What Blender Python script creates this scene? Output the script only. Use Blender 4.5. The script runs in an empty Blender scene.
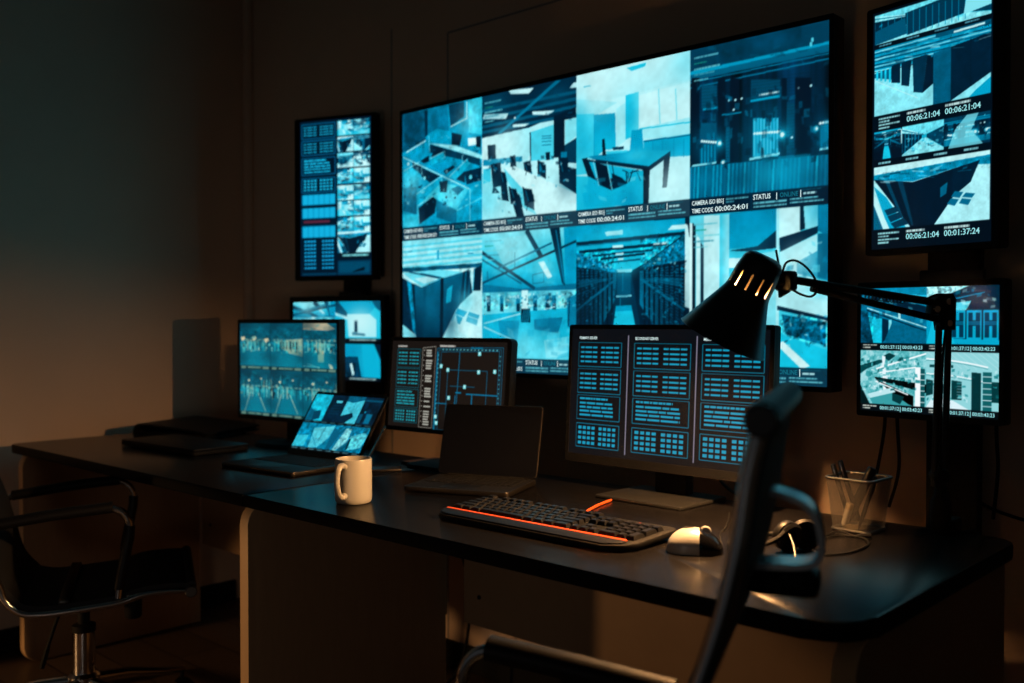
import bpy, bmesh, math, random
import numpy as np
from mathutils import Vector, Matrix, Quaternion

random.seed(7)
RNG = np.random.default_rng(11)
SC = bpy.context.scene
COL = SC.collection
PI = math.pi
R = math.radians

# ------------------------------------------------------------------ camera
F_PX, CXP, CYP = 974.0, 512.0, 341.5
CAM = np.array([0.0, 0.0, 1.11])
_p = math.atan(18 / F_PX); _a = math.atan2(1048, F_PX)
_fh = np.array([-math.cos(_a), math.sin(_a), 0.0]); RIGHT = np.array([math.sin(_a), math.cos(_a), 0.0])
_z = np.array([0, 0, 1.0])
FWD = _fh * math.cos(_p) - _z * math.sin(_p); UP = _z * math.cos(_p) + _fh * math.sin(_p)
cam_d = bpy.data.cameras.new('camera'); cam = bpy.data.objects.new('camera', cam_d); COL.objects.link(cam)
cam_d.sensor_width = 36.0; cam_d.lens = F_PX / 1024 * 36.0
cam_d.clip_start = 0.02; cam_d.clip_end = 60
M = Matrix(((RIGHT[0], UP[0], -FWD[0], CAM[0]), (RIGHT[1], UP[1], -FWD[1], CAM[1]), (RIGHT[2], UP[2], -FWD[2], CAM[2]), (0, 0, 0, 1)))
cam.matrix_world = M
cam_d.dof.use_dof = True; cam_d.dof.focus_distance = 2.0; cam_d.dof.aperture_fstop = 2.8
SC.camera = cam
SC.view_settings.view_transform = 'Standard'; SC.view_settings.look = 'None'
SC.view_settings.gamma = 1.0; SC.view_settings.exposure = 0.0; SC.view_settings.use_curve_mapping = False
try:
    SC.cycles.use_denoising = True
    SC.cycles.caustics_reflective = False; SC.cycles.caustics_refractive = False
    SC.cycles.sample_clamp_indirect = 4.0
except Exception:
    pass

def _ray(px, py): return FWD * F_PX + RIGHT * (px - CXP) + UP * (CYP - py)
def at_z(px, py, z):
    r = _ray(px, py); return Vector(CAM + r * (z - CAM[2]) / r[2])
def at_y(px, py, y):
    r = _ray(px, py); return Vector(CAM + r * (y - CAM[1]) / r[1])
def at_d(px, py, d): return Vector(CAM + _ray(px, py) * d / F_PX)

# ------------------------------------------------------------------ materials
def srgb(c):
    o = []
    for v in c:
        v = v / 255.0
        o.append(v / 12.92 if v <= 0.04045 else ((v + 0.055) / 1.055) ** 2.4)
    return o

def mat(name, col, rough=0.5, metal=0.0, spec=0.5, noise=0.0, nscale=40.0, bump=0.0, emit=None, estr=0.0, stretch=None, coat=0.0):
    m = bpy.data.materials.new(name); m.use_nodes = True
    nt = m.node_tree; b = nt.nodes['Principled BSDF']
    b.inputs['Base Color'].default_value = (*col, 1); b.inputs['Roughness'].default_value = rough
    b.inputs['Metallic'].default_value = metal; b.inputs['Specular IOR Level'].default_value = spec
    b.inputs['Coat Weight'].default_value = coat
    if emit: b.inputs['Emission Color'].default_value = (*emit, 1); b.inputs['Emission Strength'].default_value = estr
    tc = nt.nodes.new('ShaderNodeTexCoord'); mp = nt.nodes.new('ShaderNodeMapping'); nz = nt.nodes.new('ShaderNodeTexNoise')
    if stretch: mp.inputs['Scale'].default_value = stretch
    nz.inputs['Scale'].default_value = nscale; nz.inputs['Detail'].default_value = 5
    nt.links.new(tc.outputs['Object'], mp.inputs['Vector']); nt.links.new(mp.outputs['Vector'], nz.inputs['Vector'])
    if noise:
        mx = nt.nodes.new('ShaderNodeMix'); mx.data_type = 'RGBA'
        mx.inputs['A'].default_value = (*[c * (1 - noise) for c in col], 1); mx.inputs['B'].default_value = (*[min(1, c * (1 + noise)) for c in col], 1)
        nt.links.new(nz.outputs['Fac'], mx.inputs['Factor']); nt.links.new(mx.outputs['Result'], b.inputs['Base Color'])
    if bump:
        bp = nt.nodes.new('ShaderNodeBump'); bp.inputs['Strength'].default_value = bump; bp.inputs['Distance'].default_value = 0.002
        nt.links.new(nz.outputs['Fac'], bp.inputs['Height']); nt.links.new(bp.outputs['Normal'], b.inputs['Normal'])
    return m

MT = {}
MT['wall'] = mat('warm_grey_plaster', (0.80, 0.59, 0.43), 0.85, noise=0.05, nscale=6, bump=0.05)
MT['wall_panel'] = mat('dark_grey_wall_panel', (0.30, 0.28, 0.27), 0.75, noise=0.05, nscale=5)
MT['ceiling'] = mat('matte_ceiling', (0.22, 0.22, 0.22), 0.9, noise=0.05)
MT['desk'] = mat('dark_laminate', (0.0085, 0.0078, 0.0082), 0.24, spec=0.11, noise=0.35, nscale=55, bump=0.05, stretch=(0.15, 1, 1))
MT['desk_edge'] = mat('black_edge_band', (0.006, 0.006, 0.0065), 0.55, spec=0.08, noise=0.1)
MT['panel'] = mat('beech_board', (0.38, 0.235, 0.13), 0.55, noise=0.12, nscale=14, stretch=(1, 6, 1), bump=0.03)
MT['panel_edge'] = mat('beech_edge_band', (0.86, 0.56, 0.29), 0.5, noise=0.08, nscale=14)
MT['black'] = mat('black_plastic', (0.0065, 0.0065, 0.007), 0.45, spec=0.25, noise=0.1)
MT['matte'] = mat('matte_black', (0.006, 0.006, 0.0065), 0.7, spec=0.2, noise=0.1)
MT['gloss'] = mat('black_glass', (0.004, 0.004, 0.005), 0.06, noise=0.1)
MT['grey_plate'] = mat('painted_grey_plate', (0.022, 0.022, 0.022), 0.35, spec=0.3, noise=0.06)
MT['handle_metal'] = mat('brushed_light_metal', (0.62, 0.63, 0.64), 0.34, metal=1.0, noise=0.05)
MT['dark_metal'] = mat('dark_brushed_metal', (0.05, 0.048, 0.046), 0.35, metal=0.9, noise=0.1)
MT['bronze'] = mat('aluminium_edge', (0.55, 0.50, 0.45), 0.35, metal=1.0, noise=0.05)
MT['dim_alu'] = mat('dull_aluminium_edge', (0.06, 0.052, 0.045), 0.42, metal=0.9, noise=0.05)
MT['chrome'] = mat('chrome', (0.75, 0.75, 0.76), 0.12, metal=1.0, noise=0.03)
MT['lamp'] = mat('black_enamel', (0.010, 0.010, 0.011), 0.32, noise=0.1)
MT['lamp_in'] = mat('dull_inner_enamel', (0.20, 0.17, 0.13), 0.5, noise=0.03)
MT['bulb'] = mat('glowing_bulb', (1, 0.8, 0.5), 0.3, emit=(1.0, 0.50, 0.185), estr=4300.0)
MT['leather'] = mat('black_leather', (0.0065, 0.0065, 0.0075), 0.5, spec=0.22, noise=0.2, nscale=200, bump=0.15)
MT['mesh_seat'] = mat('black_woven_sling', (0.012, 0.013, 0.016), 0.75, noise=0.3, nscale=400, bump=0.2)
MT['ceramic'] = mat('glazed_ceramic', (0.47, 0.46, 0.42), 0.30, noise=0.03, nscale=8)
MT['silver'] = mat('silver_plastic', (0.62, 0.60, 0.57), 0.33, noise=0.04, metal=0.15)
MT['steel'] = mat('satin_steel', (0.13, 0.128, 0.125), 0.40, metal=0.85, noise=0.06)
MT['key'] = mat('black_key_plastic', (0.012, 0.0115, 0.0115), 0.34, spec=0.3, noise=0.1)
MT['red'] = mat('red_orange_strip', (0.85, 0.09, 0.015), 0.4, noise=0.04, emit=(1.0, 0.085, 0.012), estr=0.55)  # red plastic with a small emission added to its colour
MT['redcable'] = mat('orange_braided_cable', (0.9, 0.11, 0.02), 0.5, noise=0.1, nscale=300)
MT['led'] = mat('red_indicator', (0.9, 0.1, 0.02), 0.4, emit=(1, 0.12, 0.03), estr=1.2)
MT['white'] = mat('white_plastic', (0.42, 0.40, 0.35), 0.5, noise=0.04)
MT['bluedev'] = mat('dark_blue_gloss', (0.02, 0.05, 0.07), 0.2, noise=0.1)
MT['paper'] = mat('yellowed_tape', (0.34, 0.27, 0.16), 0.6, noise=0.06)

# floor planks
m = mat('dark_wood_floor', (0.10, 0.055, 0.032), 0.42, spec=0.4); MT['floor'] = m
nt = m.node_tree; b = nt.nodes['Principled BSDF']
tc = nt.nodes.new('ShaderNodeTexCoord'); br = nt.nodes.new('ShaderNodeTexBrick')
br.inputs['Scale'].default_value = 1.0; br.inputs['Brick Width'].default_value = 1.2; br.inputs['Row Height'].default_value = 0.16
br.inputs['Mortar Size'].default_value = 0.003
br.inputs['Color1'].default_value = (0.11, 0.072, 0.048, 1); br.inputs['Color2'].default_value = (0.08, 0.053, 0.036, 1); br.inputs['Mortar'].default_value = (0.02, 0.012, 0.01, 1)
nt.links.new(tc.outputs['Object'], br.inputs['Vector']); nt.links.new(br.outputs['Color'], b.inputs['Base Color'])

# wire mesh of the pencil cup: a grid of holes
m = mat('wire_mesh', (0.27, 0.25, 0.23), 0.4, metal=0.7, noise=0.05); MT['wire'] = m
nt = m.node_tree; b = nt.nodes['Principled BSDF']; out = nt.nodes['Material Output']
tc = nt.nodes.new('ShaderNodeTexCoord'); sx = nt.nodes.new('ShaderNodeSeparateXYZ'); nt.links.new(tc.outputs['Object'], sx.inputs[0])
def _sin(a, k):
    mu = nt.nodes.new('ShaderNodeMath'); mu.operation = 'MULTIPLY'; mu.inputs[1].default_value = k; nt.links.new(a, mu.inputs[0])
    si = nt.nodes.new('ShaderNodeMath'); si.operation = 'SINE'; nt.links.new(mu.outputs[0], si.inputs[0])
    ab = nt.nodes.new('ShaderNodeMath'); ab.operation = 'ABSOLUTE'; nt.links.new(si.outputs[0], ab.inputs[0]); return ab.outputs[0]
ad = nt.nodes.new('ShaderNodeMath'); ad.operation = 'ADD'; nt.links.new(sx.outputs['X'], ad.inputs[0]); nt.links.new(sx.outputs['Y'], ad.inputs[1])
mn = nt.nodes.new('ShaderNodeMath'); mn.operation = 'MINIMUM'
nt.links.new(_sin(ad.outputs[0], PI / 0.0022), mn.inputs[0]); nt.links.new(_sin(sx.outputs['Z'], PI / 0.0022), mn.inputs[1])
gt = nt.nodes.new('ShaderNodeMath'); gt.operation = 'GREATER_THAN'; gt.inputs[1].default_value = 0.40; nt.links.new(mn.outputs[0], gt.inputs[0])
tr = nt.nodes.new('ShaderNodeBsdfTransparent'); ms = nt.nodes.new('ShaderNodeMixShader')
nt.links.new(gt.outputs[0], ms.inputs['Fac']); nt.links.new(b.outputs[0], ms.inputs[1]); nt.links.new(tr.outputs[0], ms.inputs[2]); nt.links.new(ms.outputs[0], out.inputs['Surface'])

def screen_mat(name, strength, rough=0.30, spec=0.35, sample='AUTO', base=0.012):
    m = bpy.data.materials.new(name); m.use_nodes = True; nt = m.node_tree; b = nt.nodes['Principled BSDF']
    b.inputs['Base Color'].default_value = (base, base, base, 1); b.inputs['Roughness'].default_value = rough; b.inputs['Specular IOR Level'].default_value = spec
    at = nt.nodes.new('ShaderNodeAttribute'); at.attribute_name = 'picture'
    nt.links.new(at.outputs['Color'], b.inputs['Emission Color']); b.inputs['Emission Strength'].default_value = strength
    try: m.cycles.emission_sampling = sample
    except Exception: pass
    return m
MT['scr'] = screen_mat('lit_display', 1.0)
MT['scr_small'] = screen_mat('lit_small_display', 1.0, sample='NONE')
MT['scr_bright'] = screen_mat('vivid_small_display', 1.12, sample='NONE')
MT['scr_dark'] = screen_mat('matte_lit_display', 1.0, rough=0.17, spec=0.12, sample='NONE', base=0.004)
MT['scr_mid'] = screen_mat('antiglare_lit_display', 1.0, rough=0.35, spec=0.02, sample='NONE')
def text_mat(name, c, s=1.0):
    m = mat(name, (0.02, 0.02, 0.02), 0.5, emit=srgb(c), estr=s)
    try: m.cycles.emission_sampling = 'NONE'
    except Exception: pass
    return m
MT['txt_white'] = text_mat('white_screen_text', (215, 240, 240))
MT['txt_cyan'] = text_mat('cyan_screen_text', (150, 225, 230))
MT['txt_teal'] = text_mat('teal_screen_text', (20, 110, 130))

# ------------------------------------------------------------------ mesh helpers
class MB:
    def __init__(s): s.v = []; s.f = []; s.m = []
    def add(s, vs, fs, m=0, T=None):
        o = len(s.v)
        s.v += [tuple(T @ Vector(p)) for p in vs] if T is not None else [tuple(p) for p in vs]
        s.f += [[i + o for i in f] for f in fs]; s.m += [m] * len(fs); return s
    def bm(s, b, m=0, T=None):
        b.verts.index_update()
        s.add([v.co.copy() for v in b.verts], [[v.index for v in f.verts] for f in b.faces], m, T); b.free(); return s
    def box(s, c, d, bev=0.0, m=0, T=None, seg=2):
        b = bmesh.new(); bmesh.ops.create_cube(b, size=1.0)
        for v in b.verts: v.co = Vector((v.co.x * d[0] + c[0], v.co.y * d[1] + c[1], v.co.z * d[2] + c[2]))
        if bev: bmesh.ops.bevel(b, geom=list(b.edges), offset=min(bev, min(d) * 0.45), segments=seg, affect='EDGES', profile=0.5)
        return s.bm(b, m, T)
    def prism(s, pts, z0, z1, bev=0.0, m=0, T=None, mside=None, seg=2):
        b = bmesh.new(); n = len(pts)
        lo = [b.verts.new((p[0], p[1], z0)) for p in pts]; hi = [b.verts.new((p[0], p[1], z1)) for p in pts]
        b.faces.new(lo[::-1]); b.faces.new(hi)
        for i in range(n): b.faces.new((lo[i], lo[(i + 1) % n], hi[(i + 1) % n], hi[i]))
        if bev:
            es = [e for e in b.edges if abs(e.verts[0].co.z - e.verts[1].co.z) < 1e-6]
            bmesh.ops.bevel(b, geom=es, offset=bev, segments=seg, affect='EDGES', profile=0.5)
        if mside is None: return s.bm(b, m, T)
        b.normal_update(); b.verts.index_update(); o = len(s.v)
        s.v += [tuple(T @ v.co) if T is not None else tuple(v.co) for v in b.verts]
        for f in b.faces:
            s.f.append([v.index + o for v in f.verts]); s.m.append(m if abs(f.normal.z) > 0.98 else mside)
        b.free(); return s
    def lathe(s, prof, n=32, m=0, T=None, skip=None, caps=True):
        vs = []; fs = []
        for r, z in prof:
            for i in range(n): a = 2 * PI * i / n; vs.append((r * math.cos(a), r * math.sin(a), z))
        for k in range(len(prof) - 1):
            for i in range(n):
                if skip and skip(k, i): continue
                j = (i + 1) % n; fs.append([k * n + i, k * n + j, (k + 1) * n + j, (k + 1) * n + i])
        if caps and prof[0][0] > 1e-6: fs.append([i for i in range(n)][::-1])
        if caps and prof[-1][0] > 1e-6: fs.append([(len(prof) - 1) * n + i for i in range(n)])
        return s.add(vs, fs, m, T)
    def tube(s, pts, r, n=10, m=0, T=None, closed=False, flat=1.0):
        P = [Vector(p) for p in pts]; N = len(P); rs = r if isinstance(r, (list, tuple)) else [r] * N
        tang = []
        for i in range(N):
            a = P[(i - 1) % N] if (closed or i > 0) else P[i]; c = P[(i + 1) % N] if (closed or i < N - 1) else P[i]
            tang.append((c - a).normalized())
        ref = Vector((0, 0, 1)) if abs(tang[0].z) < 0.9 else Vector((1, 0, 0))
        u = tang[0].cross(ref).normalized(); vs = []; fs = []
        for i in range(N):
            t = tang[i]; u = (u - t * u.dot(t)).normalized(); w = t.cross(u)
            for k in range(n):
                a = 2 * PI * k / n; vs.append(P[i] + (u * math.cos(a) + w * math.sin(a) * flat) * rs[i])
        for i in range(N if closed else N - 1):
            j = (i + 1) % N
            for k in range(n): l = (k + 1) % n; fs.append([i * n + k, i * n + l, j * n + l, j * n + k])
        if not closed: fs.append(list(range(n))[::-1]); fs.append([(N - 1) * n + k for k in range(n)])
        return s.add(vs, fs, m, T)
    def sphere(s, c, r, m=0, T=None, n=20, sc=(1, 1, 1)):
        b = bmesh.new(); bmesh.ops.create_uvsphere(b, u_segments=n, v_segments=n // 2 + 2, radius=1)
        for v in b.verts: v.co = Vector((c[0] + v.co.x * r * sc[0], c[1] + v.co.y * r * sc[1], c[2] + v.co.z * r * sc[2]))
        return s.bm(b, m, T)
    def build(s, name, mats, parent=None, smooth=True, ang=38, label=None):
        me = bpy.data.meshes.new(name); me.from_pydata(s.v, [], s.f)
        mats = mats if isinstance(mats, (list, tuple)) else [mats]
        for q in mats: me.materials.append(MT[q] if isinstance(q, str) else q)
        me.polygons.foreach_set('material_index', s.m)
        b = bmesh.new(); b.from_mesh(me); bmesh.ops.recalc_face_normals(b, faces=b.faces); b.to_mesh(me); b.free()
        if smooth:
            me.polygons.foreach_set('use_smooth', [True] * len(me.polygons)); me.set_sharp_from_angle(angle=R(ang))
        me.update()
        o = bpy.data.objects.new(name, me); COL.objects.link(o)
        if parent is not None: o.parent = parent
        if label: o['label'] = label
        return o

def thing(name, label, cat, loc=(0, 0, 0), rz=0.0, group=None, rot=None):
    o = bpy.data.objects.new(name, None); COL.objects.link(o); o.empty_display_size = 0.05
    o.location = loc; o.rotation_euler = rot if rot else (0, 0, rz); o['label'] = label; o['category'] = cat
    if group: o['group'] = group
    return o
def tag(o, label, cat, group=None):
    o['label'] = label; o['category'] = cat
    if group: o['group'] = group
    return o
def struct(o): o['kind'] = 'structure'; return o

def rrect(x0, y0, x1, y1, r, n=6, which=(1, 1, 1, 1)):
    """outline, corners in order (x0,y0) (x1,y0) (x1,y1) (x0,y1)"""
    out = []
    for (cx, cy, a0), w in zip((((x0, y0, PI)), (x1, y0, 1.5 * PI), (x1, y1, 0.0), (x0, y1, 0.5 * PI)), which):
        if not w: out.append((cx, cy)); continue
        rr = r if w is True or w == 1 else w
        ox = cx + rr if cx == x0 else cx - rr; oy = cy + rr if cy == y0 else cy - rr
        for k in range(n + 1):
            a = a0 + 0.5 * PI * k / n; out.append((ox + rr * math.cos(a), oy + rr * math.sin(a)))
    return out

def smooth_path(pts, k=6, closed=False):
    P = [Vector(p) for p in pts]; N = len(P); out = []
    for i in range(N if closed else N - 1):
        if closed: a, b, c, d = P[(i - 1) % N], P[i], P[(i + 1) % N], P[(i + 2) % N]
        else: a, b, c, d = P[max(i - 1, 0)], P[i], P[i + 1], P[min(i + 2, N - 1)]
        for j in range(k):
            t = j / k
            out.append(0.5 * ((2 * b) + (c - a) * t + (2 * a - 5 * b + 4 * c - d) * t * t + (3 * b - a - 3 * c + d) * t ** 3))
    if not closed: out.append(P[-1])
    return out

def frame_T(o, x, y, z):
    return Matrix(((x[0], y[0], z[0], o[0]), (x[1], y[1], z[1], o[1]), (x[2], y[2], z[2], o[2]), (0, 0, 0, 1)))
def along(p, q):
    """matrix taking +z to the direction p->q, origin p"""
    d = (Vector(q) - Vector(p)).normalized(); m = Vector((0, 0, 1)).rotation_difference(d).to_matrix().to_4x4(); m.translation = Vector(p); return m

# ------------------------------------------------------------------ pictures shown on the displays
_LT = np.array([0, .15, .3, .45, .6, .72, .85, 1.0])
_LC = np.array([(3, 12, 26), (0, 38, 62), (0, 82, 114), (0, 124, 164), (0, 162, 203), (18, 194, 226), (125, 226, 240), (205, 248, 250)], float)
def lut(t): t = np.asarray(t, float); return np.stack([np.interp(t, _LT, _LC[:, k]) for k in range(3)], -1)
class Pic:
    """supersampled raster, drawn in the coordinates of a quadrilateral (xl,xr; yt,yb at left and right)"""
    def __init__(s, w, h): s.W, s.H = w * 2, h * 2; s.w, s.h = w, h; s.a = np.zeros((s.H, s.W, 3)); s.region(0, 0, 1, 1)
    def region(s, u0, v0, u1, v1, q=(0, 1, 0, 0, 1, 1)):
        s.rg = (u0, v0, u1, v1); s.q = q; return s
    def px(s, p):
        xl, xr, tl, tr, bl, br = s.q; u = (p[0] - xl) / (xr - xl); t = tl + (tr - tl) * u; b = bl + (br - bl) * u; v = (p[1] - t) / (b - t)
        u0, v0, u1, v1 = s.rg; return ((u0 + (u1 - u0) * u) * s.W, (v0 + (v1 - v0) * v) * s.H)
    def clip(s):
        u0, v0, u1, v1 = s.rg; return int(round(u0 * s.W)), int(round(v0 * s.H)), int(round(u1 * s.W)), int(round(v1 * s.H))
    def col(s, c): return np.array(c, float) if isinstance(c, tuple) else lut(c)
    def fill(s, c): x0, y0, x1, y1 = s.clip(); s.a[y0:y1, x0:x1] = s.col(c); return s
    def poly(s, pts, c, al=1.0, c2=None, ax=1):
        P = np.array([s.px(p) for p in pts]); X0, Y0, X1, Y1 = s.clip()
        x0 = max(X0, int(P[:, 0].min())); x1 = min(X1, int(P[:, 0].max()) + 2); y0 = max(Y0, int(P[:, 1].min())); y1 = min(Y1, int(P[:, 1].max()) + 2)
        if x1 <= x0 or y1 <= y0: return s
        gx, gy = np.meshgrid(np.arange(x0, x1) + .5, np.arange(y0, y1) + .5); ins = np.zeros(gx.shape, bool)
        for i in range(len(P)):
            (ax_, ay_), (bx_, by_) = P[i], P[(i + 1) % len(P)]
            if ay_ == by_: continue
            cr = ((ay_ > gy) != (by_ > gy)) & (gx < (bx_ - ax_) * (gy - ay_) / (by_ - ay_) + ax_); ins ^= cr
        reg = s.a[y0:y1, x0:x1]
        if c2 is None: cc = s.col(c)
        else:
            g = gy if ax == 1 else gx; k = (P[:, 1] if ax == 1 else P[:, 0]); t = np.clip((g - k.min()) / max(1e-6, k.max() - k.min()), 0, 1)
            cc = lut(c + (c2 - c) * t)[ins] if not isinstance(c, tuple) else (np.array(c) + (np.array(c2) - np.array(c)) * t[..., None])[ins]
        reg[ins] = reg[ins] * (1 - al) + cc * al; return s
    def rect(s, x0, y0, x1, y1, c, al=1.0, c2=None, ax=1): return s.poly([(x0, y0), (x1, y0), (x1, y1), (x0, y1)], c, al, c2, ax)
    def line(s, p, q, c, w=1.0, al=1.0):
        """w in raster samples (2 per mesh vertex)"""
        a = np.array(s.px(p)); b = np.array(s.px(q)); d = b - a; L = np.hypot(*d)
        if L < 1e-6: return s
        n = np.array((-d[1], d[0])) / L * w / 2; P = [a + n, b + n, b - n, a - n]
        rg, q_ = s.rg, s.q; X0, Y0, X1, Y1 = s.clip()
        sx, sy = (rg[2] - rg[0]) * s.W, (rg[3] - rg[1]) * s.H
        s.q = (0, 1, 0, 0, 1, 1); s.poly([((x - rg[0] * s.W) / sx, (y - rg[1] * s.H) / sy) for x, y in P], c, al); s.q = q_; return s
    def dot(s, p, r, c, al=1.0):
        a = s.px(p); rg, q_ = s.rg, s.q; sx, sy = (rg[2] - rg[0]) * s.W, (rg[3] - rg[1]) * s.H; s.q = (0, 1, 0, 0, 1, 1)
        s.poly([((a[0] + r * math.cos(k * PI / 5) - rg[0] * s.W) / sx, (a[1] + r * math.sin(k * PI / 5) - rg[1] * s.H) / sy) for k in range(10)], c, al); s.q = q_; return s
    def noise(s, amp, cell=6, vert=False, box=None):
        x0, y0, x1, y1 = s.clip()
        if box:
            (ax, ay), (bx, by) = s.px(box[0]), s.px(box[1]); x0, x1 = max(x0, int(min(ax, bx))), min(x1, int(max(ax, bx))); y0, y1 = max(y0, int(min(ay, by))), min(y1, int(max(ay, by)))
        if x1 <= x0 or y1 <= y0: return s
        h, w = y1 - y0, x1 - x0; n = np.zeros((h, w)); tot = 0
        for cc, wt in ((cell * 3, 1.0), (cell * 1.4, .8), (max(2, cell * .6), .6)):
            cy = 1e9 if vert else cc; g = RNG.random((int(h / cy) + 3, int(w / cc) + 3))
            fy, fx = np.arange(h) / cy, np.arange(w) / cc; iy, ix = fy.astype(int), fx.astype(int); ty, tx = (fy - iy)[:, None], (fx - ix)[None]
            tx = tx * tx * (3 - 2 * tx); ty = ty * ty * (3 - 2 * ty)
            a, b = g[iy], g[iy + 1]; n += wt * ((a[:, ix] * (1 - tx) + a[:, ix + 1] * tx) * (1 - ty) + (b[:, ix] * (1 - tx) + b[:, ix + 1] * tx) * ty); tot += wt
        n = (n / tot - .5) * 1.7 + .5
        s.a[y0:y1, x0:x1] = np.clip(s.a[y0:y1, x0:x1] * (1 + amp * (n - .5))[..., None], 0, 255); return s
    def glow(s, p, r, c, al=.6, asp=1.0):
        """soft round patch, radius r in drawing units"""
        x0, y0, x1, y1 = s.clip(); a = np.array(s.px(p)); b = np.array(s.px((p[0] + r, p[1]))); R_ = max(2.0, abs(b[0] - a[0]))
        gx, gy = np.meshgrid(np.arange(x0, x1) + .5, np.arange(y0, y1) + .5)
        k = al * np.exp(-(((gx - a[0]) / R_) ** 2 + ((gy - a[1]) / (R_ * asp)) ** 2) * 1.4)[..., None]
        s.a[y0:y1, x0:x1] = s.a[y0:y1, x0:x1] * (1 - k) + s.col(c) * k; return s
    def dashes(s, x0, x1, y, h, c, seed=0, gap=.25, al=1.0, unit=.05):
        r = random.Random(seed); x = x0
        while x < x1 - 1e-6:
            L = (x1 - x0) * unit * r.uniform(.5, 1.6); e = min(x + L, x1)
            s.rect(x, y, e, y + h, c, al); x = e + (x1 - x0) * unit * gap
        return s
    def clutter(s, p0, p1, n, size, tones, seed=0, al=.8, tall=1.0):
        """small blurred shapes such as a low-resolution picture of a busy room shows"""
        r = random.Random(seed)
        for k in range(n):
            x = r.uniform(p0[0], p1[0]); y = r.uniform(p0[1], p1[1]); w = size * r.uniform(.3, 1); h = size * r.uniform(.3, 1) * tall; sk = size * r.uniform(-.3, .3)
            s.poly([(x, y), (x + w, y + sk), (x + w + sk * .5, y + h + sk), (x + sk * .5, y + h)], r.choice(tones), al * r.uniform(.5, 1))
        return s
    def done(s):
        q = np.pad(s.a, ((1, 1), (1, 1), (0, 0)), 'edge'); q = (q[:-2] + 2 * q[1:-1] + q[2:]) / 4; s.a = (q[:, :-2] + 2 * q[:, 1:-1] + q[:, 2:]) / 4
        a = s.a.reshape(s.h, 2, s.w, 2, 3).mean((1, 3)) / 255.0
        return np.where(a <= .04045, a / 12.92, ((a + .055) / 1.055) ** 2.4)

def screen_mesh(name, pic, w, h, parent, T=None, mt='scr_small', label=None):
    """grid in the local xz plane: x 0..w left to right, z 0..h, facing -y; colours from the picture"""
    a = pic.done(); H, W = a.shape[:2]; me = bpy.data.meshes.new(name)
    xs = np.linspace(0, w, W); zs = np.linspace(h, 0, H); gx, gz = np.meshgrid(xs, zs)
    co = np.stack([gx, np.zeros_like(gx), gz], -1).reshape(-1, 3)
    if T is not None:
        A = np.array(T); co = co @ A[:3, :3].T + A[:3, 3]
    idx = np.arange(H * W).reshape(H, W)
    fa = np.stack([idx[1:, :-1], idx[1:, 1:], idx[:-1, 1:], idx[:-1, :-1]], -1).reshape(-1, 4)
    me.vertices.add(H * W); me.vertices.foreach_set('co', co.astype(np.float32).ravel())
    me.loops.add(fa.size); me.loops.foreach_set('vertex_index', fa.astype(np.int32).ravel())
    me.polygons.add(len(fa)); me.polygons.foreach_set('loop_start', np.arange(0, fa.size, 4, dtype=np.int32))
    me.update(calc_edges=True)
    at = me.color_attributes.new('picture', 'FLOAT_COLOR', 'POINT')
    at.data.foreach_set('color', np.concatenate([a, np.ones((H, W, 1))], -1).astype(np.float32).ravel())
    me.materials.append(MT[mt]); me.validate()
    o = bpy.data.objects.new(name, me); COL.objects.link(o); o.parent = parent
    if label: o['label'] = label
    return o

def text_mesh(name, items, mt, parent, T=None):
    """items: (text, x, z, height, width or None): lettering laid 0.8 mm in front of the local xz plane"""
    mb = MB()
    for txt, x, z, hgt, wid in items:
        cu = bpy.data.curves.new('lettering', 'FONT'); cu.body = txt; cu.size = 1.0; cu.resolution_u = 2; cu.offset = .014
        o = bpy.data.objects.new('lettering', cu); COL.objects.link(o)
        dg = bpy.context.evaluated_depsgraph_get(); me = o.evaluated_get(dg).to_mesh()
        vs = [v.co.copy() for v in me.vertices]; fs = [list(p.vertices) for p in me.polygons]
        o.evaluated_get(dg).to_mesh_clear(); bpy.data.objects.remove(o); bpy.data.curves.remove(cu)
        if not vs: continue
        x0 = min(v.x for v in vs); x1 = max(v.x for v in vs); sy = hgt / 0.69; sx = sy if wid is None else wid / (x1 - x0)
        mb.add([(x + (v.x - x0) * sx, -0.0008, z + v.y * sy) for v in vs], fs, 0, T)
    return mb.build(name, mt, parent, smooth=False)
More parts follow.
